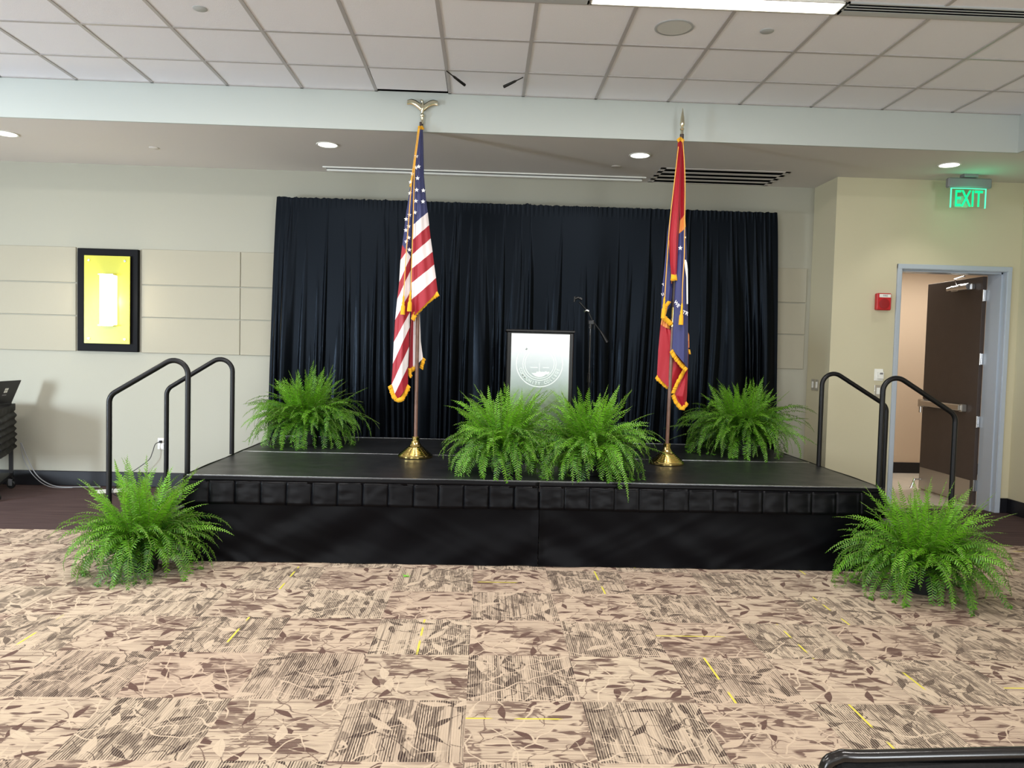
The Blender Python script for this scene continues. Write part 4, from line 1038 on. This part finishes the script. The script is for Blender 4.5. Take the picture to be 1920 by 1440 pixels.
def drape(u, v):
    s = u * 4; k = min(3, int(s)); q = s - k; a = per[k][0] + (per[k + 1][0] - per[k][0]) * q; b = per[k][1] + (per[k + 1][1] - per[k][1]) * q
    z = zbt + (zt - zbt) * v
    off = .012 * math.sin(z * 95 + 2 * noise.noise(Vector((a * 3, b * 3, z * 4)))) * (1 if v < .85 else 0) + .008 * noise.noise(Vector((a * 8, b * 8, z * 12)))
    cx, cy = ln / 2, W_c / 2; l = math.hypot(a - cx, b - cy); off = off + .006
    return cp_(a + (a - cx) / l * off, b + (b - cy) / l * off, z)
dp.grid(drape, 80, 60); cart_box(dp, 0, ln, 0, W_c, zt - .008, zt)
build('cloth_cover', dp, M['black_fabric'], t, True)
# laptop
tr0 = aty(40, 713, 7.98); br0 = Vector((tr0.x - .085, 7.96, zt + .012)); tl0 = tr0 + Vector((-.02, -.33, 0)); bl0 = br0 + Vector((-.02, -.33, 0))
t = thing('laptop', (br0 + bl0) / 2, 'open dark laptop with a white logo on its lid, on the draped cart', 'laptop')
nn = (tl0 - bl0).cross(br0 - bl0).normalized(); nn = nn if nn.x > 0 else -nn
build('lid', MB().poly([bl0, br0, tr0, tl0], -nn * .007), M['laptop'], t)
build('screen', MB().poly([bl0 * .95 + tr0 * .05, br0 * .95 + tl0 * .05, tr0 * .95 + bl0 * .05, tl0 * .95 + br0 * .05], Vector(-nn * .0005)), M['screen'], t).location = -nn * .0075
bz = br0.z
build('keyboard_base', MB().poly([bl0 - Vector((0, 0, .012)), br0 - Vector((0, 0, .012)), br0 + Vector((-.22, -.013, -.012)), bl0 + Vector((-.22, -.013, -.012))], (0, 0, .012)), M['laptop'], t)
lg = MB(); eu = (br0 - bl0).normalized(); ev = (tl0 - bl0).normalized(); lc_ = (bl0 + br0 + tr0 + tl0) / 4 + ev * .02
for i_ in (-1, 0):
    for j_ in (-1, 0):
        p = lc_ + eu * (i_ * .026 + .002) + ev * (j_ * .026 + .002) + nn * .0003; lg.poly([p, p + eu * .022, p + eu * .022 + ev * .022, p + ev * .022], nn * .0008)
build('logo', lg, M['white'], t)
lg = MB(); p = lc_ - ev * .055 + nn * .0003 - eu * .03; lg.poly([p, p + eu * .06, p + eu * .06 + ev * .012, p + ev * .012], nn * .0006); build('wordmark', lg, M['grey'], t)
cb_ = MB().tube(smooth_path([(-4.74, 8.1, .45), (-4.70, 8.13, .3), (-4.62, 8.13, .14), (-4.5, 8.1, .05), (-4.35, 8.08, .008), (-4.1, 8.1, .007), (-3.95, 8.12, .007)]), .005, 6).tube(smooth_path([(-4.76, 8.12, .45), (-4.73, 8.14, .25), (-4.6, 8.12, .08), (-4.42, 8.06, .008), (-4.2, 8.05, .007)]), .004, 6)
tag(build('cable', cb_, M['cable'], smooth=True), 'pair of grey cables hanging from the cart to the floor by the wall', 'cable')

# ------------------------------------------------------------------ chair in the near right corner
CXl, CYc, CZt = .548, 1.2, .902
t = thing('stacking_chair', (.80, 1.45, 0), 'black-framed chair cut off at the bottom right corner, only its back rail showing', 'chair')
CXr = 1.05
fr_ = MB(); fr_.tube(smooth_path([(CXl + .012, CYc - .0, .40), (CXl + .008, CYc, .7), (CXl + .012, CYc, .86), (CXl + .035, CYc, CZt - .010), (CXl + .09, CYc, CZt - .008), (CXr - .09, CYc + .012, CZt - .006), (CXr - .035, CYc + .012, CZt - .012), (CXr - .012, CYc + .01, .86), (CXr - .008, CYc + .01, .7), (CXr - .012, CYc + .01, .40)], 5), .0105, 14)
build('back_frame', fr_, M['black_gloss'], t, True)
build('backrest', MB().box(CXl + .03, CXr - .03, CYc - .012, CYc + .028, .52, CZt - .016, .008), M['black_fabric'], t)
build('seat', MB().box(CXl + .01, CXr - .01, CYc + .05, CYc + .5, .42, .47, .015), M['black_fabric'], t)
for x in (CXl + .012, CXr - .012):
    build('leg', MB().tube([(x, CYc, .42), (x, CYc - .03, .01)], .0105, 10), M['black_gloss'], t, True)
    build('leg', MB().tube([(x, CYc + .46, .42), (x, CYc + .50, .01)], .0105, 10), M['black_gloss'], t, True)

# ------------------------------------------------------------------ lights
def area(name, loc, size, sizey, power, color, target=None, rot=None, spread=PI):
    l = bpy.data.lights.new(name, 'AREA'); l.shape = 'RECTANGLE'; l.size = size; l.size_y = sizey; l.energy = power; l.color = color; l.spread = spread
    o = bpy.data.objects.new(name, l); C.objects.link(o); o.location = loc
    if target is not None: o.rotation_euler = (Vector(target) - Vector(loc)).to_track_quat('-Z', 'Y').to_euler()
    elif rot: o.rotation_euler = rot
    return o
WARM = (1., .93, .84); COOL = (.90, .95, 1.)
area('linear_light', (1.34, 4.71, ZU - .0135), 1.48, .13, 62, (1, .97, .94))
for x in (-1.7, -4.74): area('linear_light', (x, 4.71, ZU - .0135), 1.48, .13, 62, (1, .97, .94))
for x in (-2.4, 1.34):
    for y in (1.05, -2.6):
        area('linear_light', (x, y, ZU - .0135), 1.48, .13, 62, (1, .97, .93))
area('linear_light', (-4.9, 2.9, ZU - .0135), 1.48, .13, 40, (1, .97, .93))
area('window_daylight', (-7.5, 2.6, 1.35), 1.3, 1.3, 300, (.74, .87, 1.), target=(-3.2, 8.2, .3), spread=2.)
for x in (-4.28, -1.458, 1.363, 4.212):
    l = bpy.data.lights.new('downlight_lamp', 'SPOT'); l.energy = 22; l.color = (1, .96, .90); l.spot_size = math.radians(100); l.spot_blend = .5; l.shadow_soft_size = .07
    o = bpy.data.objects.new('downlight_lamp', l); C.objects.link(o); o.location = (x, 7.09, ZL - .015)
# daylight through the window wall behind the camera
area('window_daylight', (-4.6, -4.6, 1.5), 2.2, 2.0, 240, COOL, target=(-.5, 7.5, 1.3))
area('window_daylight', (4.1, -4.6, 1.8), 1.3, 2.2, 190, COOL, target=(.5, 7.5, 1.3))
l = bpy.data.lights.new('sconce_lamp', 'POINT'); l.energy = 8; l.color = (1, .88, .66); l.shadow_soft_size = .06
o = bpy.data.objects.new('sconce_lamp', l); C.objects.link(o); o.location = (-3.866, 7.98, 1.93)
l = bpy.data.lights.new('exit_glow', 'POINT'); l.energy = 1.2; l.color = (.05, 1, .45); l.shadow_soft_size = .08
o = bpy.data.objects.new('exit_glow', l); C.objects.link(o); o.location = (4.62, 7.3, ZL - .25)
area('hallway_light', (5.6, 9.2, 2.78), 1.2, .6, 38, (1, .93, .84))

# world: overcast sky over a lawn, seen through the open window side of the room
W = bpy.data.worlds.new('world'); SC.world = W; W.use_nodes = True; nt = W.node_tree
bg = nt.nodes['Background']; tc = nt.nodes.new('ShaderNodeTexCoord'); sx_ = nt.nodes.new('ShaderNodeSeparateXYZ'); nt.links.new(tc.outputs['Generated'], sx_.inputs[0])
rp = nt.nodes.new('ShaderNodeValToRGB'); mr = nt.nodes.new('ShaderNodeMapRange'); mr.inputs[1].default_value = -.1; mr.inputs[2].default_value = .1
nt.links.new(sx_.outputs[2], mr.inputs[0]); nt.links.new(mr.outputs[0], rp.inputs[0])
e = rp.color_ramp.elements; e[0].position = 0; e[0].color = (*s2l((70, 100, 60)), 1); e[1].position = 1; e[1].color = (1, 1, .98, 1)
for p_, c_ in [(.24, (84, 112, 80)), (.33, (118, 138, 126)), (.40, (166, 186, 206)), (.455, (214, 220, 224)), (.52, (244, 244, 240))]:
    q_ = e.new(p_); q_.color = (*s2l(c_), 1)
nt.links.new(rp.outputs[0], bg.inputs[0]); bg.inputs[1].default_value = 1.6

vs_ = SC.view_settings; SC.display_settings.display_device = 'sRGB'; vs_.view_transform = 'Standard'; vs_.look = 'None'; vs_.gamma = 1; vs_.use_curve_mapping = False; vs_.exposure = -.02
